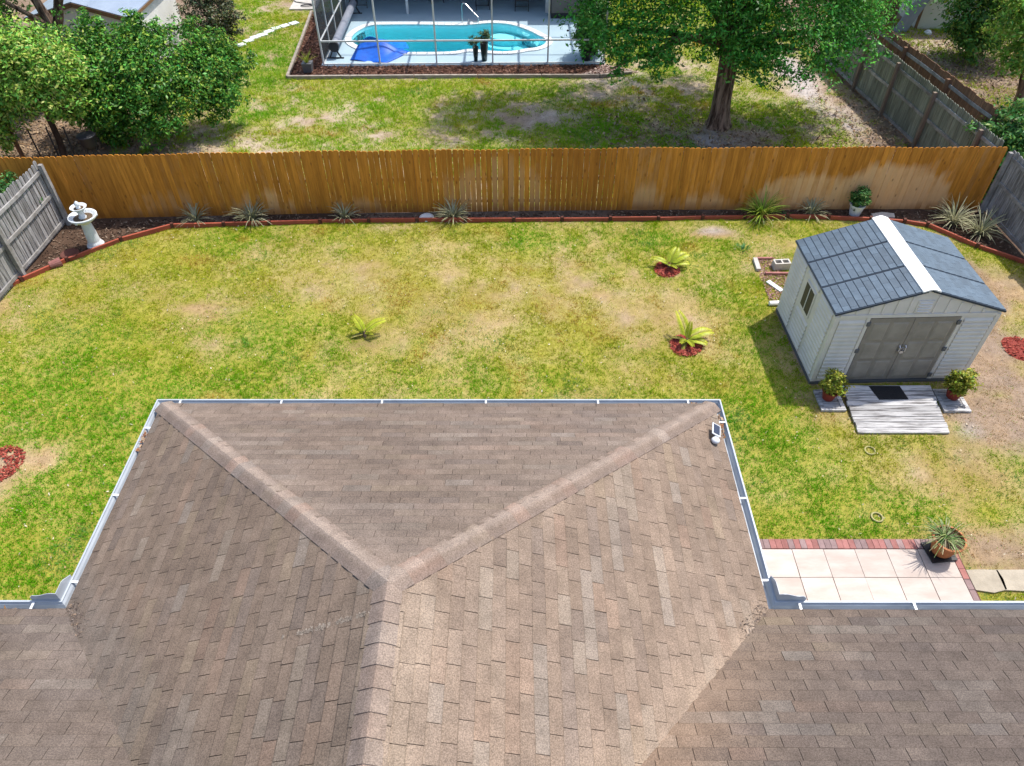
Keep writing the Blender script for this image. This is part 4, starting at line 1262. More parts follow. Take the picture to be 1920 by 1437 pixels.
tree('leafy_tree', 'dark green leafy tree left of the neighbour lawn, crown hanging low', (-11.6, 22.4), (.2, 0), 2.6, .13,
     [(-12.5, 22.2, 2.2, .8), (-11.6, 22.0, 2.3, .9), (-10.7, 22.3, 2.2, .85), (-9.8, 22.6, 1.9, .75), (-9.1, 22.8, 1.75, .6), (-10.8, 21.7, 2.0, .85), (-12.0, 21.6, 1.8, .9), (-11.4, 21.4, 1.2, .65), (-13.0, 22.3, 1.4, .8),
      (-10.0, 21.9, 1.55, .7), (-11.3, 22.8, 2.75, .45), (-10.9, 23.0, 2.7, .4), (-12.2, 22.3, 2.8, .35), (-12.9, 22.0, .8, .7), (-12.2, 21.6, .55, .55), (-9.6, 22.9, 2.5, .4), (-11.2, 22.5, 3.25, .35), (-12.3, 22.4, 3.3, .34), (-10.5, 22.6, 3.0, .35), (-8.9, 22.4, 1.2, .5), (-9.4, 22.2, .9, .45), (-10.4, 21.3, .9, .55), (-11.0, 21.0, .7, .5), (-12.2, 21.2, 1.1, .55), (-9.2, 23.3, 2.3, .5), (-8.6, 23.0, 1.9, .4), (-10.0, 23.6, 2.9, .4), (-13.3, 22.6, 2.6, .6)], 50000, .062, (.068, .215, .027), .18, (.28, .42, .05), 11)
tree('bright_shrub_tree', 'sunlit yellow green leafy tree in the left corner beyond the fence', (-13.7, 20.7), (.1, 0), 2.3, .09,
     [(-13.2, 20.5, 2.85, .85), (-12.8, 20.35, 2.3, .7), (-13.8, 20.5, 3.3, .75), (-14.5, 20.3, 2.6, .8), (-12.75, 20.3, 1.7, .4), (-13.6, 20.2, 2.2, .6), (-14.9, 20.5, 3.3, .6), (-14.3, 20.3, 2.0, .6), (-13.0, 21.0, 2.6, .5), (-14.6, 20.9, 3.9, .5)], 28000, .062, (.17, .36, .045), .25, (.5, .56, .12), 12)
tree('bright_shrub_tree', 'smaller sunlit leafy tree at the left edge of the picture', (-15.3, 19.8), (0, 0), 1.6, .07,
     [(-15.0, 19.9, 1.8, .7), (-15.6, 19.7, 1.3, .7), (-14.95, 19.7, 1.2, .5), (-15.9, 19.9, 2.1, .6)], 12000, .062, (.20, .38, .05), .25, (.5, .56, .12), 13)
ft = tree('forked_tree', 'forked brown tree trunk in front of the small white outbuilding', (-14.95, 24.6), (.25, 0), 2.4, .19,
          [(-15.8, 24.6, 5.6, 1.0), (-14.4, 25.2, 6.2, .8), (-16.3, 23.6, 4.2, .9), (-16.6, 24.6, 3.4, .8), (-16.2, 23.8, 2.6, .7), (-15.9, 23.5, 3.5, .5), (-15.6, 23.9, 1.9, .5), (-16.4, 22.8, 3.2, .7), (-15.4, 22.6, 2.4, .6), (-16.8, 22.4, 2.3, .7)], 24000, .075, (.08, .19, .03), .15, (.25, .25, .08), 14, 'bark')
for q, r_ in (((-.25, -.05, 4.6), .16), ((1.5, .0, 4.5), .17)):
    bough(MB(), (.22, 0, 2.2), q, r_, .10, 6, .1).build('limb', MAT['bark'], ft)
tree('twiggy_shrub', 'sparse brown green shrub standing in grass right of the white outbuilding', (-11.6, 29.5), (0, 0), 1.1, .05,
     [(-11.9, 29.5, 1.2, .5), (-11.2, 29.4, 1.25, .55), (-11.6, 29.8, 1.6, .5), (-10.9, 29.5, .8, .4), (-12.1, 29.5, .7, .45), (-11.4, 29.3, .6, .55), (-11.3, 29.9, 1.9, .55), (-12.1, 29.8, 1.6, .5), (-10.8, 29.6, 1.3, .45)], 8500, .06, (.085, .105, .045), .2, (.2, .15, .09), 15, cat='shrub')
tree('dark_bush_tree', 'dense dark green tree in front of the cream wall at top right', (17.2, 28.3), (0, 0), 1.2, .1,
     [(17.1, 28.2, 1.5, 1.0), (16.5, 28.5, 2.1, .9), (17.9, 28.3, 2.3, 1.0), (17.0, 27.8, .8, .65), (17.6, 28.4, 3.2, 1.0), (16.8, 28.6, 3.1, .8), (16.4, 28.1, 1.3, .5)], 18000, .075, (.075, .19, .03), .15, (.28, .36, .05), 16)
tree('pale_tree', 'light green tree with leaning grey trunk at the right edge of the picture', (16.9, 23.9), (-.5, .1), 2.6, .2,
     [(15.6, 23.7, 2.7, .7), (16.1, 23.8, 3.3, .8), (15.75, 23.5, 1.9, .5), (16.6, 24.2, 3.7, .9), (16.9, 23.6, 4.3, .9), (15.2, 23.8, 3.5, .5)], 13000, .07, (.17, .34, .04), .22, (.45, .5, .10), 17, 'bark')
fb = tree('flowering_bush', 'dark bush with white flowers behind the right corner of the stained fence', (13.75, 18.95), (0, 0), .8, .06,
          [(13.3, 19.1, 1.55, .5), (13.9, 19.2, 1.75, .6), (13.5, 18.6, 1.15, .5), (14.2, 18.8, 1.0, .65), (13.5, 18.3, .6, .5), (14.0, 18.2, 1.2, .45)], 11000, .062, (.06, .18, .035), .15, (.22, .34, .06), 18, cat='shrub')
mb = MB()
for i in range(46):
    a = random.uniform(0, 6.28); z = random.uniform(-.2, .4)
    mb.box((.35 + .3 * math.cos(a), .12 + .35 * math.sin(a), 1.65 + z), (.05, .05, .02), random.uniform(0, 3))
tag(mb.build('blossoms', MAT['white_flower'], fb), kind='stuff')
tree('side_bush', 'dark green bush behind the left grey fence', (-13.1, 15.9), (0, 0), .8, .05,
     [(-12.75, 16.4, 1.35, .42), (-12.85, 15.8, 1.3, .45), (-13.3, 16.2, 1.1, .6), (-12.9, 15.2, 1.0, .45)], 5000, .055, (.05, .15, .03), .08, (.12, .2, .05), 19, cat='shrub')


def pot_shrub(loc, label, pr, ph, potmat, clumps, n, size, col, yel, yfrac, group=None, seed=1, square=False):
    t = thing('potted_plant', label, 'potted plant', loc, 0, group)
    if square:
        MB().add([(sx * pr * k, sy * pr * k, z) for z, k in ((0, .8), (ph, 1)) for sx, sy in ((-1, -1), (1, -1), (1, 1), (-1, 1))],
                 [(3, 2, 1, 0), (0, 1, 5, 4), (1, 2, 6, 5), (2, 3, 7, 6), (3, 0, 4, 7), (4, 5, 6, 7)]).build('pot', MAT[potmat], t)
    else:
        MB().lathe([(.001, 0), (pr * .72, 0), (pr, ph * .86), (pr * 1.08, ph * .87), (pr * 1.1, ph), (pr * .95, ph), (pr * .9, ph * .85), (.001, ph * .85)], n=24).build('pot', MAT[potmat], t)
    leaf_cloud('foliage', t, clumps, n, size, col, .35, yel, yfrac, 1.0, seed)
    return t


YS = (.26, .30, .03); YY = (.42, .38, .05)
pot_shrub((6.42, 10.42, .06), 'yellow green shrub in a red pot left of the shed door', .15, .22, 'red_pot',
          [(0, 0, .46, .17), (-.08, .03, .38, .14), (.09, 0, .40, .14), (.02, 0, .60, .10), (0, -.06, .34, .13)], 2600, .035, YS, YY, .3, 'shrubs in red pots beside the shed door', 21)
pot_shrub((8.98, 10.46, .06), 'yellow green shrub in a red pot right of the shed door', .16, .22, 'red_pot',
          [(0, 0, .48, .19), (-.09, .03, .40, .16), (.11, 0, .46, .17), (.06, 0, .62, .12), (0, -.06, .36, .14)], 3000, .035, YS, YY, .3, 'shrubs in red pots beside the shed door', 22)
pot_shrub((9.27, 17.40, .03), 'green bushy plant in a pale bucket against the stained fence', .19, .32, 'white_metal',
          [(0, 0, .52, .2), (-.1, 0, .45, .15), (.12, 0, .5, .16), (.02, 0, .66, .14)], 2600, .035, (.06, .16, .035), (.16, .24, .06), .2, None, 23)
pb = pot_shrub((-7.52, 27.10, .03), 'spiky lime green plant in a square grey pot in the pool bark bed', .18, .32, 'dark_hinge', [(0, 0, .42, .05)], 30, .02, (.3, .34, .05), YY, .3, None, 24, True)
mb = MB(); blades(mb, 46, .06, .48, .03, [(.34, .40, .04), (.42, .42, .06), (.22, .32, .04)], .6, (.7, 1.45), 3)
for i in range(len(mb.v)): mb.v[i] = (mb.v[i][0], mb.v[i][1], mb.v[i][2] + .3)
mb.build('leaf_blades', MAT['leaf'], pb)

# ================================================================== SHED
shed = thing('garden_shed', 'pale resin garden shed with blue grey roof and white ridge cap', 'shed', (SHED_O[0], SHED_O[1], 0), SHED_R)
rise = SHR - SHE
zt = SHE - .03
DX0, DX1, DH = .70, 2.46, 1.755
mb = MB()
mb.box((SW / 2, SL_ / 2, .035), (SW + .03, SL_ + .03, .07))
mb.build('floor_base', MAT['dark_hinge'], shed)
th = .05
gz = lambda x: zt + rise * (1 - abs(x - SW / 2) / (SW / 2)) - .02
# front wall around the door opening, with gable
mb = MB()


def wall_poly(mb, poly, y0, y1):
    n = len(poly)
    vs = [(p[0], y0, p[1]) for p in poly] + [(p[0], y1, p[1]) for p in poly]
    mb.add(vs, [tuple(range(n)), tuple(range(2 * n - 1, n - 1, -1))] + [((i + 1) % n, i, n + i, n + (i + 1) % n) for i in range(n)])


wall_poly(mb, [(0, .07), (DX0, .07), (DX0, gz(DX0)), (0, gz(0))], 0, th)
wall_poly(mb, [(DX1, .07), (SW, .07), (SW, gz(SW)), (DX1, gz(DX1))], 0, th)
wall_poly(mb, [(DX0, DH), (DX1, DH), (DX1, gz(DX1)), (SW / 2, gz(SW / 2)), (DX0, gz(DX0))], 0, th)
wall_poly(mb, [(0, .07), (SW, .07), (SW, gz(SW)), (SW / 2, gz(SW / 2)), (0, gz(0))], SL_ - th, SL_)
mb.box((th / 2, SL_ / 2, (zt + .07) / 2), (th, SL_ - 2 * th, zt - .07))
mb.box((SW - th / 2, SL_ / 2, (zt + .07) / 2), (th, SL_ - 2 * th, zt - .07))
mb.build('wall', MAT['shed_wall'], shed)


def board(x0, x1, z0, z1, face):
    """moulded siding board: flat foot standing proud, top half sloping back to the wall. face 'f' front, 'l' left"""
    a, zm = .030, z0 + (z1 - z0) * .5
    pr = [(0.0, z0), (-a, z0), (-a, zm), (-.003, z1), (0.0, z1)]
    if face == 'f':
        vs = [(x0, y + .004 * (y == 0), z) for y, z in pr] + [(x1, y + .004 * (y == 0), z) for y, z in pr]
    else:
        vs = [(y + .004 * (y == 0), x1, z) for y, z in pr] + [(y + .004 * (y == 0), x0, z) for y, z in pr]
    return MB().add(vs, [(k, 5 + k, 6 + k, k + 1) for k in range(4)] + [(0, 1, 2, 3, 4), (9, 8, 7, 6, 5)]).build('siding_board', MAT['shed_wall'], shed)


nb, bh = 15, .105
WY0, WY1, WZ0, WZ1 = .98, 1.42, 1.02, 1.58
for i in range(nb):
    z0 = .14 + i * bh
    board(.10, DX0 - .10, z0, z0 + bh - .012, 'f'); board(DX1 + .10, SW - .10, z0, z0 + bh - .012, 'f')
for (a, b) in ((.10, .74), (.88, 1.54), (1.68, 2.32)):
    for i in range(nb + 1):
        z0 = .13 + i * bh
        if a < 1 < b and z0 + bh > WZ0 - .06 and z0 < WZ1 + .06: continue
        board(a, b, z0, z0 + bh - .012, 'l')
# corner and panel posts, proud of the wall
for (x, y, w, d) in ((.035, -.006, .09, .02), (SW - .035, -.006, .09, .02), (DX0 - .045, -.007, .07, .02), (DX1 + .045, -.007, .07, .02)):
    MB().box((x, y, .07 + (zt - .12) / 2), (w, d, zt - .14)).build('corner_trim', MAT['shed_wall'], shed)
MB().box((SW / 2, -.008, DH + .055), (SW - .16, .022, .07)).build('gable_trim', MAT['shed_wall'], shed)
for k in range(11):
    x = .38 + k * (SW - .76) / 10
    z1 = gz(x) - .03
    if z1 - (DH + .10) < .05 or abs(x - SW / 2) < .15: continue
    MB().box((x, -.006, (DH + .10 + z1) / 2), (.05, .016, z1 - DH - .10)).build('batten', MAT['shed_wall'], shed)
v = MB().box((SW / 2 + .02, -.009, DH + .26), (.30, .016, .30)).build('vent', MAT['shed_wall'], shed)
for k in range(4):
    MB().box((SW / 2 + .02, -.024, DH + .16 + k * .066), (.24, .03, .022), tilt=(R_(30), 'X')).build('louvre', MAT['shed_wall'], v)
w = MB().box((-.014, (WY0 + WY1) / 2, (WZ0 + WZ1) / 2), (.03, WY1 - WY0 + .07, WZ1 - WZ0 + .07)).build('window', MAT['shed_wall'], shed)
for a, b in ((WY0, (WY0 + WY1) / 2 - .012), ((WY0 + WY1) / 2 + .012, WY1)):
    MB().box((-.031, (a + b) / 2, (WZ0 + WZ1) / 2), (.008, b - a, WZ1 - WZ0)).build('pane', MAT['shed_glass'], w)
MB().box((-.036, (WY0 + WY1) / 2, (WZ0 + WZ1) / 2), (.014, .02, WZ1 - WZ0)).build('mullion', MAT['shed_cap'], w)
dm = (DX0 + DX1) / 2
for s_, (a, b) in ((-1, (DX0 + .006, dm - .005)), (1, (dm + .005, DX1 - .006))):
    dr = MB().box(((a + b) / 2, .012, (.09 + DH) / 2), (b - a, .045, DH - .10)).build('door', MAT['shed_door'], shed)
    wq = (b - a - .22) / 2
    for i in range(2):
        for z0, z1 in ((.16, .62), (.68, 1.12), (1.18, 1.64)):
            x0 = a + .08 + i * (wq + .06)
            # raised panel with sloped edges
            q = MB()
            e_ = .03
            q.add([(x0, -.0105, z0), (x0 + wq, -.0105, z0), (x0 + wq, -.0105, z1), (x0, -.0105, z1), (x0 + e_, -.022, z0 + e_), (x0 + wq - e_, -.022, z0 + e_), (x0 + wq - e_, -.022, z1 - e_), (x0 + e_, -.022, z1 - e_)],
                  [(4, 5, 6, 7), (0, 1, 5, 4), (1, 2, 6, 5), (2, 3, 7, 6), (3, 0, 4, 7)])
            q.build('door_panel', MAT['shed_panel'], dr)
    for z in (.20, .92, 1.62):
        MB().box(((a - .015) if s_ < 0 else (b + .015), -.022, z), (.075, .03, .10)).build('hinge', MAT['dark_hinge'], dr, bevel=.006)
    MB().tube([(dm + s_ * .06, -.02, .90), (dm + s_ * .06, -.065, .92), (dm + s_ * .06, -.065, 1.02), (dm + s_ * .06, -.02, 1.04)], .014, 8).build('handle', MAT['steel'], dr)
MB().tube([(dm - .03, -.05, .93), (dm - .03, -.06, 1.0), (dm, -.065, 1.03), (dm + .03, -.06, 1.0), (dm + .03, -.05, .93)], .008, 6).box((dm, -.055, .90), (.07, .03, .06)).build('padlock', MAT['steel'], shed)

# roof: three panels a side, each moulded into rows of shingles
ov, pw = .05, (SL_ + .10) / 3
for s_ in (-1, 1):
    sl_len = math.hypot(SW / 2 + ov, rise * (1 + ov / (SW / 2)))
    e_up = Vector((-s_ * (SW / 2), 0, rise)).normalized()
    nn = Vector((s_ * rise, 0, SW / 2)).normalized()
    O_ = Vector((SW / 2 + s_ * (SW / 2 + ov), -.05, SHE - rise * ov / (SW / 2)))
    for k in range(3):
        P0 = O_ + Vector((0, k * pw, 0))
        y0, y1 = .006, pw - .006
        mb = MB()
        pts = [(y0, 0), (y1, 0), (y1, sl_len - .06), (y0, sl_len - .06)]
        top = [P0 + Vector((0, a, 0)) + e_up * b + nn * .012 for a, b in pts]
        low = [P0 + Vector((0, a, 0)) + e_up * b - nn * .03 for a, b in pts]
        fs = [(0, 1, 2, 3), (7, 6, 5, 4)] + [(i, 4 + i, 4 + (i + 1) % 4, (i + 1) % 4) for i in range(4)]
        if s_ > 0: pass
        pn = mb.add(top + low, fs).build('roof_panel', MAT['shed_roof_base'], shed)
        rows = 11
        rh = (sl_len - .16) / rows
        for r_ in range(rows):
            cuts = [y0 + .02]
            off = (.0, .5, .25, .75)[r_ % 4] * .27
            y_ = y0 + .02 + off if off > .05 else y0 + .02 + .27
            while y_ < y1 - .09:
                cuts.append(y_); y_ += .27
            cuts.append(y1 - .02)
            for a, b in zip(cuts[:-1], cuts[1:]):
                v0, v1 = .02 + r_ * rh, .02 + (r_ + 1) * rh - .011
                hb, ht = .026, .020
                q = [(a + .002, v0, hb), (b - .002, v0, hb), (b - .002, v1, ht), (a + .002, v1, ht)]
                tp = [P0 + Vector((0, u_, 0)) + e_up * v_ + nn * h_ for u_, v_, h_ in q]
                lw = [P0 + Vector((0, u_, 0)) + e_up * v_ + nn * .010 for u_, v_, h_ in q]
                MB().add(tp + lw, fs[:1] + fs[2:]).build('roof_shingle', MAT['shed_roof'], pn)
    # dark drip edge under the gable
for k in range(3):
    y0, y1 = -.06 + k * (SL_ + .12) / 3, -.06 + (k + 1) * (SL_ + .12) / 3 - .004
    w_ = .17
    dz = w_ * rise / (SW / 2)
    zc = SHR + .045 - .004 * (k == 1)
    cs_ = [(-w_, -dz), (-.05, -.012), (0, 0), (.05, -.012), (w_, -dz)]
    vs = [(SW / 2 + a, y, zc + b) for y in (y0, y1) for a, b in cs_] + [(SW / 2 + a, y, zc + b - .03) for y in (y0, y1) for a, b in cs_]
    fs = [(i, i + 1, 6 + i, 5 + i) for i in range(4)] + [(i + 1, i, 10 + i, 11 + i) for i in range(4)] + [(5 + i, 6 + i, 16 + i, 15 + i) for i in range(4)] + [(0, 5, 15, 10), (9, 4, 14, 19)]
    MB().add(vs, fs).build('ridge_cap', MAT['shed_cap'], shed)

# things around the shed ---------------------------------------------------------
ramp = thing('plank_ramp', 'weathered white plank ramp in front of the shed doors', 'ramp', (0, 0, 0))
for i in range(9):
    f0, f1 = i / 9, (i + 1) / 9
    yl0, yl1 = 10.72 + (9.48 - 10.72) * f0, 10.72 + (9.48 - 10.72) * f1 + .013
    xl0, xl1 = 6.79 - .05 * f0, 6.79 - .05 * f1
    xr0, xr1 = 8.62 - .09 * f0, 8.62 - .09 * f1
    z0, z1 = .12 - .075 * f0, .12 - .075 * f1
    j = random.uniform(-.02, .02); z0 += random.uniform(-.006, .006)
    tp = [(xl0 + j, yl0, z0), (xl1 + j, yl1, z1), (xr1 + j, yl1, z1), (xr0 + j, yl0, z0)]
    MB().add(tp + [(p[0], p[1], p[2] - .04) for p in tp], [(0, 1, 2, 3), (7, 6, 5, 4), (0, 4, 5, 1), (1, 5, 6, 2), (2, 6, 7, 3), (3, 7, 4, 0)]).build('plank', MAT['weathered_plank'], ramp)
MB().bar((6.85, 10.7, .05), (6.80, 9.52, -.0), .05, .06).bar((8.55, 10.7, .05), (8.48, 9.52, -.0), .05, .06).build('joist', MAT['timber'], ramp)
mb = MB(); mb.add([(7.33, 10.70, .127), (7.43, 10.33, .104), (8.03, 10.34, .104), (7.97, 10.70, .127)] + [(7.33, 10.70, .121), (7.43, 10.33, .098), (8.03, 10.34, .098), (7.97, 10.70, .121)],
                  [(0, 1, 2, 3), (0, 4, 5, 1), (1, 5, 6, 2), (2, 6, 7, 3), (3, 7, 4, 0)])
for i in range(14):
    f = (i + .5) / 14
    a = Vector((7.33, 10.70, .128)).lerp(Vector((7.43, 10.33, .105)), f); b = Vector((7.97, 10.70, .128)).lerp(Vector((8.03, 10.34, .105)), f)
    mb.bar(a, b, .014, .006)
tag(mb.build('door_mat', MAT['rubber']), 'black ribbed rubber mat lying on the plank ramp', 'door mat')
for (x0, x1, y0, y1, lab) in ((6.20, 6.70, 10.08, 10.66, 'small weathered wooden platform under the left red pot'), (8.66, 9.20, 10.05, 10.68, 'small weathered wooden platform under the right red pot')):
    t = thing('plant_platform', lab, 'platform', (x0, y0, 0), 0, 'wooden platforms flanking the ramp')
    W_, H_ = x1 - x0, y1 - y0
    for (c, d) in (((W_ / 2, .04, .035), (W_, .08, .05)), ((W_ / 2, H_ - .04, .035), (W_, .08, .05)), ((.04, H_ / 2, .035), (.08, H_ - .165, .05)), ((W_ - .04, H_ / 2, .035), (.08, H_ - .165, .05))):
        MB().box(c, d).build('frame_board', MAT['weathered_plank'], t)
    n_ = 4
    for i in range(n_):
        MB().box((W_ / 2, .09 + (H_ - .18) * (i + .5) / n_, .03), (W_ - .17, (H_ - .18) / n_ - .012, .04)).build('plank', MAT['weathered_plank'], t)


def simple(name, mb, m, label, cat, loc=(0, 0, 0), rz=0, group=None, bevel=0, smooth=False):
    return tag(mb.build(name, MAT[m], None, loc, rz, smooth, bevel), label, cat, group)


# hollow concrete block
q = MB()
bw, bd, bh_ = .40, .20, .20
t_ = .035
for (cx, sx) in ((-bw / 2 + t_ / 2, t_), (0, t_), (bw / 2 - t_ / 2, t_)):
    q.box((cx, 0, bh_ / 2), (sx, bd, bh_))
for cy in (-bd / 2 + t_ / 2, bd / 2 - t_ / 2):
    for cx in (-(bw / 4 - t_ / 4), bw / 4 - t_ / 4):
        q.box((cx, cy, bh_ / 2), (bw / 2 - 1.5 * t_, t_, bh_ - .002))
simple('concrete_block', q, 'concrete', 'hollow grey concrete block behind the shed', 'concrete block', (6.64, 14.98, 0), .08)
simple('edging_brick', MB().box((0, 0, .04), (.11, .48, .08)), 'concrete', 'pale concrete edging bar left of the hollow block', 'edging bar', (6.07, 15.08, 0), -.04, 'loose edging bars beside the shed', .006)
simple('edging_brick', MB().box((0, 0, .035), (.38, .06, .07)), 'brick_red', 'pinkish edging bar behind the hollow block', 'edging bar', (6.32, 15.33, 0), 0, 'loose edging bars beside the shed', .006)
simple('edging_brick', MB().box((0, 0, .035), (.62, .06, .07)), 'brick_red', 'long pinkish edging bar in front of the hollow block', 'edging bar', (6.50, 14.70, 0), -.02, 'loose edging bars beside the shed', .006)
simple('white_board', MB().box((0, 0, .03), (.46, .12, .04)), 'white_metal', 'short white board lying on gravel beside the shed', 'board', (6.30, 14.20, 0), R_(-58), None, .005)
simple('pvc_pipe', MB().tube([(-.25, 0, .06), (.15, 0, .06)], .055, 14), 'pvc', 'white plastic pipe poking out from behind the shed', 'pipe', (6.24, 13.52, 0), R_(4))
for (x, y, lab) in ((6.83, 9.06, 'pale yellow ring in the lawn below the plank ramp'), (6.43, 7.53, 'pale yellow ring in the lawn above the patio')):
    q = MB()
    n1, n2, Rr, r0 = 26, 8, .095, .017
    vs = [((Rr + r0 * math.cos(b * 6.2832 / n2)) * math.cos(a * 6.2832 / n1), (Rr + r0 * math.cos(b * 6.2832 / n2)) * math.sin(a * 6.2832 / n1), .018 + r0 * math.sin(b * 6.2832 / n2)) for a in range(n1) for b in range(n2)]
    fs = [(a * n2 + b, ((a + 1) % n1) * n2 + b, ((a + 1) % n1) * n2 + (b + 1) % n2, a * n2 + (b + 1) % n2) for a in range(n1) for b in range(n2)]
    simple('sprinkler_ring', q.add(vs, fs), 'ring', lab, 'sprinkler ring', (x, y, 0), 0, 'sprinkler rings in the lawn', 0, True)
for (x, y, rx, ry, lab) in ((7.78, 6.28, .27, .20, 'irregular stepping stone closest to the patio bricks'), (8.36, 6.28, .34, .22, 'larger pale stepping stone at the right edge of the picture')):
    poly = [(sx * rx * random.uniform(.85, 1.08), sy * ry * random.uniform(.82, 1.08)) for sx, sy in ((-1, -1), (.1, -1.08), (1, -1), (1.06, .1), (1, 1), (-.1, 1.05), (-1, 1))]
    simple('stepping_stone', MB().prism(poly, -.01, .035), 'stone', lab, 'stepping stone', (x, y, 0), 0, 'stepping stones right of the patio', .006)
simple('round_stone', MB().lathe([(.001, .05), (.17, .05), (.2, .03), (.2, 0)], n=24), 'statue', 'pale round stone disc in the bed by the fence', 'stone disc', (-2.36, 17.24, .02))
simple('flat_stone', MB().prism([(-.3, -.1), (.28, -.13), (.34, .05), (.05, .15), (-.28, .1)], 0, .05), 'concrete', 'flat grey slab lying in the bed beside the pale bucket', 'stone slab', (10.0, 17.30, .02), .1)
simple('fallen_bowl', MB().lathe([(.001, .0), (.10, 0), (.21, .07), (.225, .07), (.225, .055), (.11, -.02)], n=22), 'stake', 'low reddish clay dish lying in the corner bed below the fountain', 'dish', (-11.25, 15.45, .05), 0, None, 0, True)
simple('clay_pot', MB().tube([(0, 0, .08), (.26, .05, .09)], [.09, .12], 14), 'brick_red', 'reddish clay pot lying on its side against the red edging', 'pot', (-11.55, 14.98, 0), R_(25))

# ================================================================== FOUNTAIN
ft = thing('bird_bath_fountain', 'white two tier cast stone fountain in the left corner bed', 'fountain', (-10.80, 15.93, .02))
MB().lathe([(.001, 0), (.21, 0), (.21, .06), (.185, .08), (.175, .11), (.15, .16), (.14, .40), (.125, .60), (.12, .68), (.14, .72), (.10, .75), (.001, .75)], n=20).build('pedestal', MAT['statue'], ft, smooth=False, bevel=.006)
MB().lathe([(.05, .72), (.13, .735), (.24, .77), (.325, .84), (.345, .89), (.335, .905), (.30, .90), (.27, .86), (.18, .82), (.001, .81)], n=32).build('lower_bowl', MAT['statue'], ft, smooth=True)
MB().lathe([(.001, .838), (.24, .842)], n=20).build('leaf_litter', MAT['basin_dirt'], ft)
MB().lathe([(.085, .81), (.095, .86), (.07, .90), (.075, 1.0), (.10, 1.04), (.06, 1.07), (.001, 1.07)], n=16).build('upper_column', MAT['statue'], ft, smooth=True)
MB().lathe([(.03, 1.06), (.11, 1.075), (.18, 1.11), (.20, 1.145), (.19, 1.155), (.165, 1.145), (.10, 1.10), (.001, 1.095)], n=28).build('upper_bowl', MAT['statue'], ft, smooth=True)
MB().lathe([(.001, 1.11), (.13, 1.113)], n=16).build('leaf_litter', MAT['basin_dirt'], ft)
MB().lathe([(.05, 1.09), (.055, 1.14), (.035, 1.16), (.06, 1.20), (.065, 1.23), (.04, 1.27), (.012, 1.30), (.001, 1.31)], n=14).build('finial', MAT['statue'], ft, smooth=True)
for a in (0.4, 1.7, 3.3, 4.6):
    MB().lathe([(.001, .05), (.03, .04), (.045, .015), (.04, -.02), (.001, -.04)], (.30 * math.cos(a), .30 * math.sin(a), .84), 10).build('shell_ornament', MAT['statue'], ft, smooth=True)

# ================================================================== EDGING
ed = thing('garden_edging', 'red brown board edging between the lawn and the fence bed', 'garden edging', (0, 0, 0))
for i in range(len(EDGE) - 1):
    a, b = Vector((*EDGE[i], .05)), Vector((*EDGE[i + 1], .05))
    d = (b - a).normalized()
    z = random.uniform(-.012, .012)
    MB().bar(a + d * .045 + Vector((0, 0, z)), b - d * .045 + Vector((0, 0, z + random.uniform(-.012, .012))), .055, .13).build('edging_board', MAT['edging'], ed, bevel=.008)
    MB().box((b.x, b.y, .06), (.07, .085, .17), math.atan2(d.y, d.x)).build('stake', MAT['stake'], ed)

# ================================================================== FENCES
def bleach(x, z):
    """sprinkler-washed fans and bare patches on the stain, metres along the fence and height"""
    b = 0.0
    def fan(cx, hw, zt_, k=1.0):
        t = (x - cx) / hw
        return k * max(0.0, min(1.0, (zt_ * max(0, 1 - t * t) ** .5 - z) * 4 + .15)) if abs(t) < 1 else 0
    b = max(b, fan(10.1, 1.8, 1.45), fan(7.9, 1.6, 1.2, .8), fan(-0.4, 1.4, 1.7, .42), fan(-1.7, .8, 1.2, .25), fan(-6.7, .9, .9, .5), fan(-9.4, 1.2, .9, .32), fan(5.2, 1.0, .6, .5), fan(-4.2, .8, .6, .5), fan(3.6, .5, .9, .4))
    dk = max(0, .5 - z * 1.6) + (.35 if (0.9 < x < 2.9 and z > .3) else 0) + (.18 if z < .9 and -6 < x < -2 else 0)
    pk = math.sin(math.floor((x + 12.1) / 2.44) * 12.9898) * 43758.5453
    pk -= math.floor(pk)
    if x > 2.9: b += .06
    else: dk += .22 * pk + (.10 if -1.9 < x < 2.9 else 0)
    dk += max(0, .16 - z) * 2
    if x < -8.6: dk += .12
    return b, dk


def fence_run(path):
    segs = []
    for a, b in zip(path[:-1], path[1:]):
        segs.append((Vector((*a, 0)), Vector((*b, 0))))
    return segs


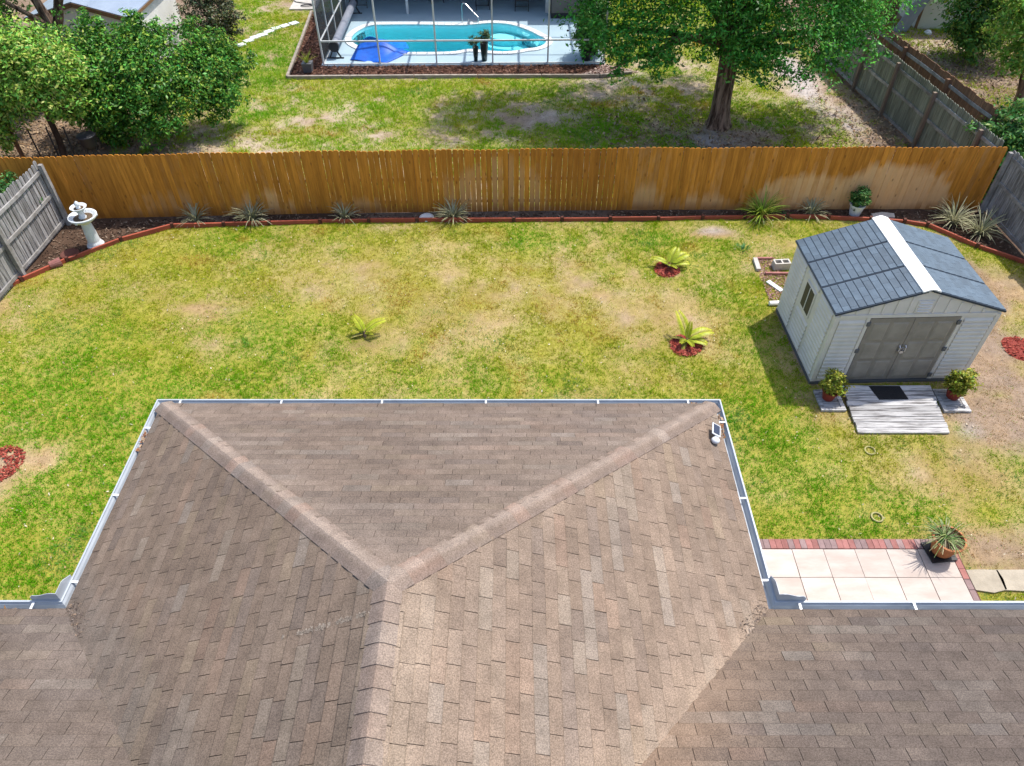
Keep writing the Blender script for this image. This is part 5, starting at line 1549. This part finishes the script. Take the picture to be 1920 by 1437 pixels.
fence = thing('stained_fence', 'long golden brown stained board fence across the back of the lawn', 'fence', (0, 0, 0))
PWID, PT = .138, .018
n_p = 0
for a, b in fence_run(FENCE):
    d = (b - a).normalized(); L_ = (b - a).length
    nrm = Vector((d.y, -d.x, 0))
    n = max(1, round(L_ / .1435))
    st = L_ / n
    for i in range(n):
        c = a + d * (i + .5) * st
        tight = c.x > 2.9 or c.x < -8.6
        gap = .0035 if tight else random.choice([.005, .006, .008]) if c.x < -1.4 else random.choice([.006, .008, .011])
        w = st - gap
        H_ = 1.83 + .012 * math.sin(c.x * 2.2) + random.uniform(-.008, .008)
        ear = .032
        prof = [(-w / 2, .03), (w / 2, .03), (w / 2, .9), (w / 2, H_ - ear), (w / 2 - ear, H_), (-w / 2 + ear, H_), (-w / 2, H_ - ear), (-w / 2, .9)]
        # extra rows so the stain map has resolution
        rows = [.004, .3, .6, .9, 1.2, 1.5, H_ - ear]
        left = [(-w / 2, z) for z in rows]; right = [(w / 2, z) for z in rows]
        off = random.uniform(-.004, .004)
        ln = random.uniform(-.004, .004)
        rbd = random.uniform(-.5, .5)
        vs, cl, fs = [], [], []
        P3 = lambda u, z, yy: c + d * (u + ln * z) + nrm * (yy + off) + Vector((0, 0, z))
        R7 = len(rows)
        for yy in (PT / 2, -PT / 2):
            for (u, z) in left + [(-w / 2 + ear, H_), (w / 2 - ear, H_)] + right[::-1]:
                vs.append(P3(u, z, yy)); bb, dd = bleach(c.x + u, z); cl.append((bb, dd, rbd))
        m_ = 2 * R7 + 2
        for r in range(R7 - 1):
            fs.append((r, m_ - 1 - r, m_ - 2 - r, r + 1))
            fs.append((m_ + r, m_ + r + 1, m_ + m_ - 2 - r, m_ + m_ - 1 - r))
        fs.append((R7 - 1, R7 + 2, R7 + 1, R7)); fs.append((m_ + R7 - 1, m_ + R7, m_ + R7 + 1, m_ + R7 + 2))
        for r in range(m_):
            r2 = (r + 1) % m_
            fs.append((r2, r, m_ + r, m_ + r2))
        MB().add(vs, fs, cl).build('picket', MAT['fence'], fence)
        n_p += 1
    for z in (.32, .98, 1.66):
        MB().bar(a - nrm * .03 + Vector((0, 0, z)), b - nrm * .03 + Vector((0, 0, z)), .038, .085).build('rail', MAT['fence_post'], fence)
    m = max(1, round(L_ / 2.44))
    for i in range(m):
        c = a + d * L_ * i / m - nrm * .097
        MB().box((c.x, c.y, .83), (.09, .09, 1.66)).build('post', MAT['fence_post'], fence)


def board_fence(name, label, A, B, H, pitch, mat, rail_mat, post_mat, side, rails, posts, pw_gap=.012, hj=.03, base_board=True, rail_w=.085, group=None, nmax=999, skirt=.04, dogear=True):
    """pickets on the far side of rails; side = +1/-1 gives where the rails are (left/right of A->B)"""
    t = thing(name, label, 'fence', (A[0], A[1], 0), 0, group)
    a, b = Vector((0, 0, 0)), Vector((B[0] - A[0], B[1] - A[1], 0))
    d = b.normalized(); L_ = b.length
    nrm = Vector((-d.y, d.x, 0)) * side
    n = int(L_ / pitch)
    meshes = []
    for j in range(7):
        w = pitch - pw_gap * random.uniform(.5, 1.6)
        ear = .03 if dogear else .002
        h = H + random.uniform(-hj, hj)
        vs = [(u, y, z) for y in (-.009, .009) for u, z in ((-w / 2, skirt), (w / 2, skirt), (w / 2, h - ear), (w / 2 - ear, h), (-w / 2 + ear, h), (-w / 2, h - ear))]
        fs = [(0, 1, 2, 3, 4, 5), (11, 10, 9, 8, 7, 6)] + [((i + 1) % 6, i, 6 + i, 6 + (i + 1) % 6) for i in range(6)]
        meshes.append(MB().add(vs, fs).mesh('picket', MAT[mat]))
    ang = math.atan2(d.y, d.x)
    for i in range(n):
        c = a + d * (i + .5) * L_ / n - nrm * .012
        o_ = link('picket', random.choice(meshes), t, c, ang + random.uniform(-.015, .015))
        o_.rotation_euler[1] = random.uniform(-.006, .006)
    cuts = [0] + list(posts) + [L_]
    for z in rails:
        for u0, u1 in zip(cuts[:-1], cuts[1:]):
            if u1 - u0 < .2: continue
            sag = random.uniform(-.03, .01)
            mid = (u0 + u1) / 2
            q = MB()
            P = [a + d * (u0 + .05) + nrm * .02 + Vector((0, 0, z)), a + d * mid + nrm * .02 + Vector((0, 0, z + sag)), a + d * (u1 - .05) + nrm * .02 + Vector((0, 0, z))]
            q.bar(P[0], P[1], .038, rail_w).bar(P[1], P[2], .038, rail_w)
            q.build('rail', MAT[rail_mat], t)
    for u in posts:
        c = a + d * u + nrm * .088
        MB().box((c.x, c.y, (H - .06) / 2), (.095, .095, H - .06), ang).build('post', MAT[post_mat], t)
    return t


board_fence('grey_fence', 'weathered grey board fence with exposed rails along the left side of the lawn', (-12.02, 17.0), (-12.30, 8.8), 1.82, .143, 'grey_fence', 'grey_rail', 'grey_rail', 1,
            (.16, .92, 1.58), [.06, 2.42, 4.85, 7.25], pw_gap=.022, hj=.045)
board_fence('grey_fence', 'weathered grey board fence with exposed rails along the right side of the lawn', (12.86, 17.62), (13.15, 10.5), 1.82, .143, 'grey_fence', 'grey_rail', 'grey_rail', -1,
            (.14, .92, 1.62), [.08, 2.5, 4.9])
board_fence('mossy_fence', 'old mossy grey board fence with sagging rails at the right of the neighbour lawn', (11.62, 28.4), (12.80, 18.02), 1.80, .135, 'green_fence', 'grey_rail', 'fence_post', -1,
            (.12, .92, 1.55), [.05, 2.95, 5.0, 7.2, 9.6])
board_fence('brown_fence', 'old reddish brown board fence rising just behind the mossy grey one', (12.0, 29.2), (13.30, 19.2), 1.98, .135, 'brown_fence', 'grey_rail', 'brown_fence', -1,
            (.3, 1.0, 1.74), [.05, 2.5, 5.0, 7.5, 9.9], dogear=False)

# ================================================================== POOL SIDE
POOL = [(-6.4, 30.69), (-6.2, 31.22), (-5.84, 31.66), (-5.24, 31.72), (-4.56, 31.74), (-3.74, 31.73), (-2.85, 31.67), (-2.04, 31.66), (-1.43, 31.80), (-.86, 31.90), (-.11, 31.72), (.57, 31.10), (1.01, 30.48), (1.25, 30.13),
        (1.22, 29.62), (.87, 29.24), (.48, 29.12), (.06, 28.92), (-.43, 28.83), (-1.0, 28.92), (-1.71, 29.08), (-2.25, 28.86), (-2.95, 28.78), (-4.08, 28.78), (-4.82, 28.85), (-5.57, 29.02), (-6.2, 29.61), (-6.42, 30.12)]


def smooth_loop(P, k=3):
    out = []
    n = len(P)
    for i in range(n):
        p0, p1, p2, p3 = [Vector(P[(i + j) % n]) for j in (-1, 0, 1, 2)]
        for s_ in range(k):
            t = s_ / k
            out.append(.5 * ((2 * p1) + (p2 - p0) * t + (2 * p0 - 5 * p1 + 4 * p2 - p3) * t * t + (3 * p1 - p0 - 3 * p2 + p3) * t ** 3))
    return out


def offset_loop(P, d):
    n = len(P)
    out = []
    for i in range(n):
        t = (P[(i + 1) % n] - P[i - 1]).normalized()
        out.append(P[i] + Vector((-t.y, t.x)) * d)
    return out


PL = smooth_loop(POOL)
area = sum(PL[i].x * PL[(i + 1) % len(PL)].y - PL[(i + 1) % len(PL)].x * PL[i].y for i in range(len(PL)))
if area > 0: PL = PL[::-1]           # clockwise, so +offset is outward
n = len(PL)
PO = offset_loop(PL, .26)
# deck with a hole
outer = [Vector((*p, 0)) for p in DECK]
hole = [Vector((p.x, p.y, 0)) for p in offset_loop(PL, .10)]
allv = outer + hole
tris = tessellate_polygon([outer, hole])
mb = MB()
DZ = .05
mb.add([(v.x, v.y, DZ) for v in allv], [tuple(t) for t in tris])
for f in mb.f:
    pass
mb.add([(v.x, v.y, DZ) for v in outer] + [(v.x, v.y, -.06) for v in outer], [(i, (i + 1) % 4, 4 + (i + 1) % 4, 4 + i) for i in range(4)])
tag(mb.build('pool_deck', MAT['deck']), kind='structure')
# deck expansion joints
# coping: one bullnose tile per piece
pool = thing('swimming_pool', 'turquoise free form swimming pool behind the screen enclosure', 'pool', (0, 0, 0))
for i in range(n):
    i2 = (i + 1) % n
    a, b, c, d = PL[i], PL[i2], PO[i2], PO[i]
    f = .04
    a2, b2, c2, d2 = a.lerp(b, f), b.lerp(a, f), c.lerp(d, f), d.lerp(c, f)
    tp = [(a2.x, a2.y, .085), (b2.x, b2.y, .085), (c2.x, c2.y, .09), (d2.x, d2.y, .09)]
    MB().add(tp + [(p[0], p[1], .03) for p in tp], [(3, 2, 1, 0), (0, 1, 5, 4), (1, 2, 6, 5), (2, 3, 7, 6), (3, 0, 4, 7)]).build('coping_tile', MAT['coping'], pool)
# shell
PI1 = offset_loop(PL, -.35)
mb = MB()
WD = -1.25
vs = [(p.x, p.y, .06) for p in PL] + [(p.x, p.y, WD + .35) for p in PL] + [(p.x, p.y, WD) for p in PI1]
fs = [(i, (i + 1) % n, n + (i + 1) % n, n + i) for i in range(n)] + [(n + i, n + (i + 1) % n, 2 * n + (i + 1) % n, 2 * n + i) for i in range(n)]
mb.add(vs, fs)
tr = tessellate_polygon([[Vector((p.x, p.y, 0)) for p in PI1]])
mb.add([(p.x, p.y, WD) for p in PI1], [tuple(t) for t in tr])
mb.build('pool_shell', MAT['basin'], pool)
# entry steps, right end; bench, left end
for (cx, cy, r_, zt_) in ((.25, 31.05, 1.25, -.85), (.0, 31.25, .9, -.55), (-.2, 31.42, .6, -.28), (-6.0, 30.2, 1.0, -.45), (.9, 29.5, .7, -.6)):
    ring = [(cx + r_ * 1.25 * math.cos(6.2832 * k / 24), cy + r_ * .62 * math.sin(6.2832 * k / 24)) for k in range(24)]
    poly = ring
    # keep inside the shell by clipping each vertex towards the pool middle
    pin = []
    for p in poly:
        q = Vector(p)
        if not inpoly(np.array([q.x]), np.array([q.y]), [(v.x, v.y) for v in PL])[0]:
            for s_ in range(30):
                q = q.lerp(Vector((-1.5, 30.3)), .05)
                if inpoly(np.array([q.x]), np.array([q.y]), [(v.x, v.y) for v in PL])[0]: break
        pin.append((q.x, q.y))
    MB().prism(pin, WD + .02, zt_).build('pool_step', MAT['basin'], pool)
# water
WIN = offset_loop(PL, -.004)
vs = [(p.x, p.y, -.06) for p in WIN] + [(p.x, p.y, WD + .02) for p in WIN]
tr = tessellate_polygon([[Vector((p.x, p.y, 0)) for p in WIN]])
mb = MB()
fs = [tuple(t) for t in tr] + [tuple(n + k for k in reversed(t)) for t in tr] + [((i + 1) % n, i, n + i, n + (i + 1) % n) for i in range(n)]
mb.add(vs, fs)
wt = mb.build('water', MAT['water'], pool)
import bmesh as _bm
b_ = _bm.new(); b_.from_mesh(wt.data); _bm.ops.recalc_face_normals(b_, faces=b_.faces); b_.to_mesh(wt.data); b_.free()
# hand rail
MB().tube([(-2.12, 31.9, .05), (-2.12, 31.9, .75), (-2.05, 31.86, .86), (-1.95, 31.80, .84), (-1.45, 31.48, .44), (-1.42, 31.46, .36), (-1.45, 31.5, .25), (-1.6, 31.62, .2), (-1.85, 31.80, .25), (-1.90, 31.85, .06)], .022, 8).build('hand_rail', MAT['steel'], pool)

# solar cover half pulled out of the pool
cov = thing('solar_cover', 'crumpled blue solar cover draped over the pool edge', 'pool cover', (0, 0, 0))


def sheet(name, m, corners, nu, nv, fz, parent):
    vs, fs = [], []
    for i in range(nu + 1):
        for j in range(nv + 1):
            u, v = i / nu, j / nv
            p = Vector(corners[0]) * (1 - u) * (1 - v) + Vector(corners[1]) * u * (1 - v) + Vector(corners[2]) * u * v + Vector(corners[3]) * (1 - u) * v
            vs.append((p.x, p.y, p.z + fz(u, v)))
    for i in range(nu):
        for j in range(nv):
            k = i * (nv + 1) + j
            fs.append((k, k + nv + 1, k + nv + 2, k + 1))
    o_ = MB().add(vs, fs).build(name, MAT[m], parent, smooth=True)
    s_ = o_.modifiers.new('thickness', 'SOLIDIFY'); s_.thickness = .012
    return o_


sheet('cover_sheet', 'tarp', [(-6.15, 28.05, .065), (-4.75, 27.72, .065), (-3.98, 28.80, .12), (-5.95, 28.95, .10)], 20, 12,
      lambda u, v: .46 * (math.sin(math.pi * min(1, u * 1.05 + .10)) ** .8 if u < .85 else max(0, (1 - u) * 2.4)) * v ** 1.6 * (1 - .45 * u) + .03 * math.sin(9 * u + 3 * v), cov)
sheet('cover_fold', 'tarp_wet', [(-5.95, 28.98, .12), (-4.0, 28.84, .13), (-4.30, 30.2, -.03), (-5.7, 30.5, -.03)], 20, 14,
      lambda u, v: .10 * math.sin(8 * u + 2 * v) * (1 - v) + .05 * math.sin(14 * v + 4 * u) * (1 - .5 * v) + .42 * (1 - v) ** 2.2 * math.sin(math.pi * min(1, u * 1.05 + .10)) * (1 - .4 * u), cov)

# cover reel
rl = thing('cover_reel', 'grey pool cover reel on black end stands by the left screen wall', 'reel', (0, 0, 0))
A_, B_ = Vector((-6.72, 28.25, .48)), Vector((-6.75, 33.1, .48))
MB().tube([A_, B_], .15, 20).build('roll', MAT['reel'], rl)
for p in (A_, B_):
    MB().tube([p + Vector((0, -.06, 0)), p + Vector((0, .06, 0))], .19, 16).bar(p + Vector((-.22, 0, -.42)), p, .05, .05).bar(p + Vector((.22, 0, -.42)), p, .05, .05).box(p + Vector((0, 0, -.415)), (.62, .07, .04)).build('end_stand', MAT['dark_metal'], rl)
MB().bar(B_ + Vector((.1, -.3, 0)), B_ + Vector((.62, -.3, 0)), .03, .03).bar(B_ + Vector((.62, -.3, -.12)), B_ + Vector((.62, -.3, .14)), .04, .04).build('crank', MAT['dark_metal'], rl)

# two tall glazed planters
for (x, y, h_, r_, lab, sd) in ((-1.42, 27.98, .52, .11, 'shorter dark glazed planter with a leafy plant by the pool', 31), (-1.10, 28.02, .66, .155, 'taller dark glazed planter with a leafy plant by the pool', 32)):
    t = thing('tall_planter', lab, 'potted plant', (x, y, .05), 0, 'dark glazed planters by the pool')
    MB().lathe([(.001, 0), (r_ * .62, 0), (r_ * .8, h_ * .4), (r_, h_ * .97), (r_ * 1.03, h_), (r_ * .9, h_), (r_ * .85, h_ * .9), (.001, h_ * .9)], n=22).build('pot', MAT['glazed_pot'], t, smooth=True)
    q = MB()
    for k in range(5):
        q.tube([(0, 0, h_ * .9), (random.uniform(-.12, .12), random.uniform(-.1, .1), h_ + .22)], .01, 5)
    q.build('stem', MAT['bark'], t)
    leaf_cloud('foliage', t, [(-.08, 0, h_ + .2, .13), (.09, 0, h_ + .26, .14), (0, .05, h_ + .3, .12)], 420, .045, (.10, .17, .06), .35, (.3, .3, .15), .15, .8, sd)
for (x, y, lab, sd, h_) in ((2.72, 28.1, 'bushy green shrub in a dark pot at the right end of the pool deck', 33, 1.2), (3.02, 28.7, 'taller green shrub in a dark pot behind the one by the screen', 34, 1.6)):
    t = thing('potted_shrub', lab, 'potted plant', (x, y, .05), 0, 'potted shrubs at the end of the pool deck')
    MB().lathe([(.001, 0), (.17, 0), (.23, .34), (.25, .35), (.25, .38), (.2, .38), (.001, .34)], n=20).build('pot', MAT['black_plastic'], t)
    leaf_cloud('foliage', t, [(0, 0, h_ * .55, .42), (.15, .1, h_ * .85, .4), (-.15, 0, h_ * .8, .38), (0, 0, h_ * 1.15, .35)], 4200, .06, (.07, .19, .035), .35, (.22, .32, .06), .12, .9, sd)

# screen enclosure
cage = thing('screen_enclosure', 'white aluminium screen enclosure around the pool', 'screen enclosure', (0, 0, 0))
CX = [-7.05, -4.96, -2.86, -.78, 1.26, 3.34]
CY0, CY1, CZ = 27.62, 33.0, 2.75
fy = lambda x: CY0 + .015 * (x + 7.05)
for x in CX:
    MB().box((x, fy(x), (CZ + .05) / 2), (.055, .06, CZ - .05)).build('post', MAT['alu'], cage)
    MB().bar((x, fy(x), CZ), (x, CY1, CZ), .055, .10).build('roof_beam', MAT['alu'], cage)
for i in range(5):
    a, b = CX[i] + .028, CX[i + 1] - .028
    for z in (.075, .89, CZ - .03):
        MB().bar((a, fy(a), z), (b, fy(b), z), .05, .05).build('rail', MAT['alu'], cage)
    MB().add([(a, fy(a) + .012, .1), (b, fy(b) + .012, .1), (b, fy(b) + .012, CZ - .05), (a, fy(a) + .012, CZ - .05)], [(0, 1, 2, 3)]).build('screen', MAT['screen'], cage)
    for y in (29.4, 31.2):
        MB().bar((a, y, CZ), (b, y, CZ), .05, .05).build('purlin', MAT['alu'], cage)
SY = [27.62, 29.0, 30.4, 31.8, 33.0]
for x, dense in ((-7.05, True), (3.34, False)):
    for i in range(4):
        a, b = SY[i] + (.03 if i else .03), SY[i + 1] - .03
        if i: MB().box((x, SY[i], CZ / 2 + .02), (.055, .055, CZ - .07)).build('post', MAT['alu'], cage)
        for z in (.075, .89, CZ - .01):
            MB().bar((x, a, z), (x, b, z), .05, .05).build('rail', MAT['alu'], cage)
        MB().add([(x, a, .1), (x, b, .1), (x, b, CZ - .05), (x, a, CZ - .05)], [(0, 1, 2, 3)]).build('screen', MAT['screen_dense' if dense else 'screen'], cage)

# neighbour house behind the pool: roof over the patio throws its shade on the deck
nh = thing('pool_house', 'house with a shaded blue grey patio behind the swimming pool', 'house', (0, 0, 0))
MB().add([(-7.3, 33.0, 2.72), (3.4, 33.0, 2.72), (3.4, 38, 4.3), (-7.3, 38, 4.3), (-7.3, 33.0, 2.58), (3.4, 33.0, 2.58), (3.4, 38, 2.6), (-7.3, 38, 2.6)],
         [(0, 1, 2, 3), (7, 6, 5, 4), (0, 4, 5, 1), (1, 5, 6, 2), (2, 6, 7, 3), (3, 7, 4, 0)]).build('roof', MAT['roof_deck'], nh)
MB().box((-1.95, 37.0, 1.3), (10.6, .2, 2.6)).box((-7.15, 35.0, 1.3), (.2, 3.9, 2.6)).build('wall', MAT['lanai'], nh)
MB().box((-4.49, 33.08, 1.31), (.10, .10, 2.52)).build('column', MAT['alu'], nh)
MB().box((1.42, 33.25, 1.31), (.16, .2, 2.52)).build('column', MAT['alu'], nh)
wg = MB().box((2.45, 34.3, 1.42), (1.75, 3.6, 2.32)).build('storage_wall', MAT['taupe'], nh)
MB().box((2.45, 34.3, .15), (1.80, 3.64, .20)).build('plinth', MAT['dark_metal'], wg)

for (x, y, rz, lab) in ((-1.35, 33.75, .1, 'dark patio chair facing the pool, left of the other one'), (.35, 33.6, -.05, 'dark patio chair facing the pool beside the white column'), (-3.4, 34.6, .3, 'dark patio chair farther back in the shade')):
    t = thing('patio_chair', lab, 'chair', (x, y, .05), rz, 'dark chairs on the shaded patio')
    MB().box((0, 0, .43), (.56, .54, .05)).build('seat', MAT['dark_metal'], t)
    MB().box((0, .27, .72), (.54, .05, .52), tilt=(R_(-12), 'X')).build('backrest', MAT['dark_metal'], t)
    for sx in (-1, 1):
        MB().tube([(sx * .28, -.26, 0), (sx * .28, -.26, .62), (sx * .28, .26, .62)], .018, 6).build('armrest', MAT['dark_metal'], t)
        MB().bar((sx * .27, .25, 0), (sx * .27, .25, .45), .03, .03).build('leg', MAT['dark_metal'], t)
    MB().bar((-.28, -.26, .2), (.28, -.26, .2), .02, .02).build('stretcher', MAT['dark_metal'], t)

# timber border of the bark bed
tb = thing('timber_border', 'weathered timber border around the bark bed beside the pool', 'timber border', (0, 0, 0))
path = [(-8.62, 33.3), (-8.38, 29.9), (-8.16, 26.46), (-5.9, 26.50), (-3.6, 26.54), (-1.3, 26.55), (1.0, 26.56), (3.1, 26.56), (4.3, 26.84)]
for a, b in zip(path[:-1], path[1:]):
    a, b = Vector((*a, .06)), Vector((*b, .06)); d = (b - a).normalized()
    MB().bar(a + d * .01, b - d * .01, .10, .13).build('timber', MAT['timber'], tb, bevel=.01)

# paving slabs and pad left of the pool
for i, (x, y) in enumerate([(-10.69, 29.67), (-10.50, 30.10), (-10.33, 30.48), (-10.10, 30.75), (-9.93, 31.11), (-9.72, 31.47), (-9.43, 31.75), (-9.12, 32.05)]):
    lab = ['white paving slab nearest the twiggy shrub, first of the stepping path', 'white paving slab second from the twiggy shrub', 'white paving slab third from the twiggy shrub', 'white paving slab fourth from the twiggy shrub',
           'white paving slab fourth from the bark bed', 'white paving slab third from the bark bed', 'white paving slab second from the bark bed', 'white paving slab touching the bark bed border, last of the stepping path'][i]
    simple('paving_slab', MB().box((0, 0, .02), (.36, .30, .05)), 'coping', lab, 'paving slab', (x, y, 0), .7 + random.uniform(-.15, .15), 'stepping path beside the pool bed', .006)
simple('concrete_pad', MB().box((0, 0, .03), (1.15, 1.7, .07)), 'concrete', 'pale concrete pad left of the screen enclosure', 'concrete pad', (-9.1, 34.5, 0), .02, None, .01)
q = MB()
pts = [(.22 * math.cos(k * .45) * (1 + .03 * k), .13 * math.sin(k * .45), .08 + .002 * k) for k in range(17)] + [(-.6, .5, .08), (-.9, 1.0, .08)]
simple('garden_hose', q.tube(pts, .018, 6), 'dark_metal', 'dark hose curled on the concrete pad', 'hose', (-8.95, 34.0, 0))

# ================================================================== LEFT OUTBUILDING
ob = thing('outbuilding', 'small white outbuilding with blue grey metal roof behind the left trees', 'outbuilding', (-16.45, 26.35, 0), 0)
OW, OL, OH, OP = 3.35, 4.2, 2.15, 2.62
MB().add([(0, 0, 0), (OW, 0, 0), (OW, 0, OH), (OW / 2, 0, OP), (0, 0, OH), (0, OL, 0), (OW, OL, 0), (OW, OL, OH), (OW / 2, OL, OP), (0, OL, OH)],
         [(0, 1, 2, 3, 4), (9, 8, 7, 6, 5), (1, 6, 7, 2), (5, 0, 4, 9), (2, 7, 8, 3), (3, 8, 9, 4)]).build('wall', MAT['white_wall'], ob)
for i in range(14):
    z = .1 + i * .145
    MB().add([(.06, -.014, z), (OW - .06, -.014, z), (OW - .06, -.003, z + .138), (.06, -.003, z + .138), (.06, .0, z), (OW - .06, .0, z)], [(0, 1, 2, 3), (4, 5, 1, 0)]).build('siding_board', MAT['white_wall'], ob)
for s_ in (-1, 1):
    x0, x1 = OW / 2, OW / 2 + s_ * (OW / 2 + .12)
    z0, z1 = OP + .05, OH + .05 - .12 * (OP - OH) / (OW / 2)
    tp = [(x0, -.12, z0), (x1, -.12, z1), (x1, OL + .12, z1), (x0, OL + .12, z0)]
    MB().add(tp + [(p[0], p[1], p[2] - .03) for p in tp], [(0, 1, 2, 3) if s_ > 0 else (3, 2, 1, 0), (0, 4, 5, 1), (1, 5, 6, 2), (2, 6, 7, 3), (7, 6, 5, 4)]).build('roof', MAT['metal_roof'], ob)
    MB().bar((x0, -.125, z0 - .10), (x1, -.125, z1 - .10), .03, .13).build('fascia', MAT['trim_brown'], ob)
    MB().bar((x1, -.10, z1 - .08), (x1, OL + .1, z1 - .08), .03, .10).build('fascia', MAT['trim_brown'], ob)
MB().box((OW - .02, -.02, OH / 2), (.10, .05, OH)).build('corner_board', MAT['trim_brown'], ob)
for (x, y, h_, lab) in ((-15.35, 20.2, 1.75, 'dark wooden stake leftmost behind the stained fence'), (-14.55, 20.1, 1.55, 'dark wooden stake second from left behind the stained fence')):
    simple('wooden_stake', MB().box((0, 0, h_ / 2), (.09, .09, h_)), 'brown_fence', lab, 'stake', (x, y, 0), .1, 'stakes behind the left end of the fence')
for i, (x, y) in enumerate([(-13.95, 20.0), (-13.45, 20.05), (-13.0, 20.1)]):
    simple('metal_stake', MB().tube([(0, 0, 0), (.02 * i, 0, 1.25)], .022, 6), 'dark_metal', ['thin black metal stake leftmost of the three behind the fence', 'thin black metal stake in the middle of the three behind the fence', 'thin black metal stake beside the dark urn behind the fence'][i], 'stake', (x, y, 0), 0, 'thin black stakes behind the fence')
t = thing('dark_urn', 'dark metal urn on thin legs behind the left part of the fence', 'urn', (-12.45, 20.15, 0))
MB().lathe([(.001, .55), (.14, .56), (.22, .7), (.24, .92), (.27, .95), (.24, .98), (.001, .97)], n=18).build('bowl', MAT['dark_metal'], t, smooth=True)
for k in range(3):
    a = k * 2.0944
    MB().bar((.24 * math.cos(a), .24 * math.sin(a), 0), (.12 * math.cos(a), .12 * math.sin(a), .6), .025, .025).build('leg', MAT['dark_metal'], t)

# ================================================================== RIGHT NEIGHBOUR
cw = thing('cream_house', 'cream walled house at the top right beyond the double fence', 'house', (16.35, 31.4, 0))
MB().box((3.5, 2.5, 1.3), (7.0, 5.0, 2.6)).build('wall', MAT['cream_wall'], cw)
MB().add([(-.4, -.4, 2.55), (7.4, -.4, 2.55), (7.4, 2.5, 3.7), (-.4, 2.5, 3.7), (-.4, 5.4, 2.55), (7.4, 5.4, 2.55)], [(0, 1, 2, 3), (3, 2, 5, 4), (0, 3, 4), (1, 5, 2)]).build('roof', MAT['roof_deck'], cw)
MB().box((.0, -.03, 1.3), (.10, .06, 2.6)).build('corner_board', MAT['trim_brown'], cw)
simple('leaning_panel', MB().box((0, 0, 1.0), (.52, .05, 2.2), tilt=(R_(22), 'Y')), 'metal_roof', 'grey panel leaning beside the cream house', 'panel', (15.95, 31.0, 0), 0)
bf = thing('side_fence', 'old brown board fence beside the cream house', 'fence', (13.2, 32.2, 0))
for i in range(16):
    MB().box((i * .17, 0, .92), (.158, .02, 1.84)).build('picket', MAT['brown_fence'], bf)
MB().bar((0, .035, .4), (2.6, .035, .4), .04, .09).bar((0, .035, 1.4), (2.6, .035, 1.4), .04, .09).build('rail', MAT['brown_fence'], bf)
q = MB().lathe([(.001, .16), (.09, .13), (.15, .06), (.16, 0)], n=9)
simple('white_rock', q, 'coping', 'small white rock on bare ground in front of the cream house', 'rock', (16.65, 30.85, 0))
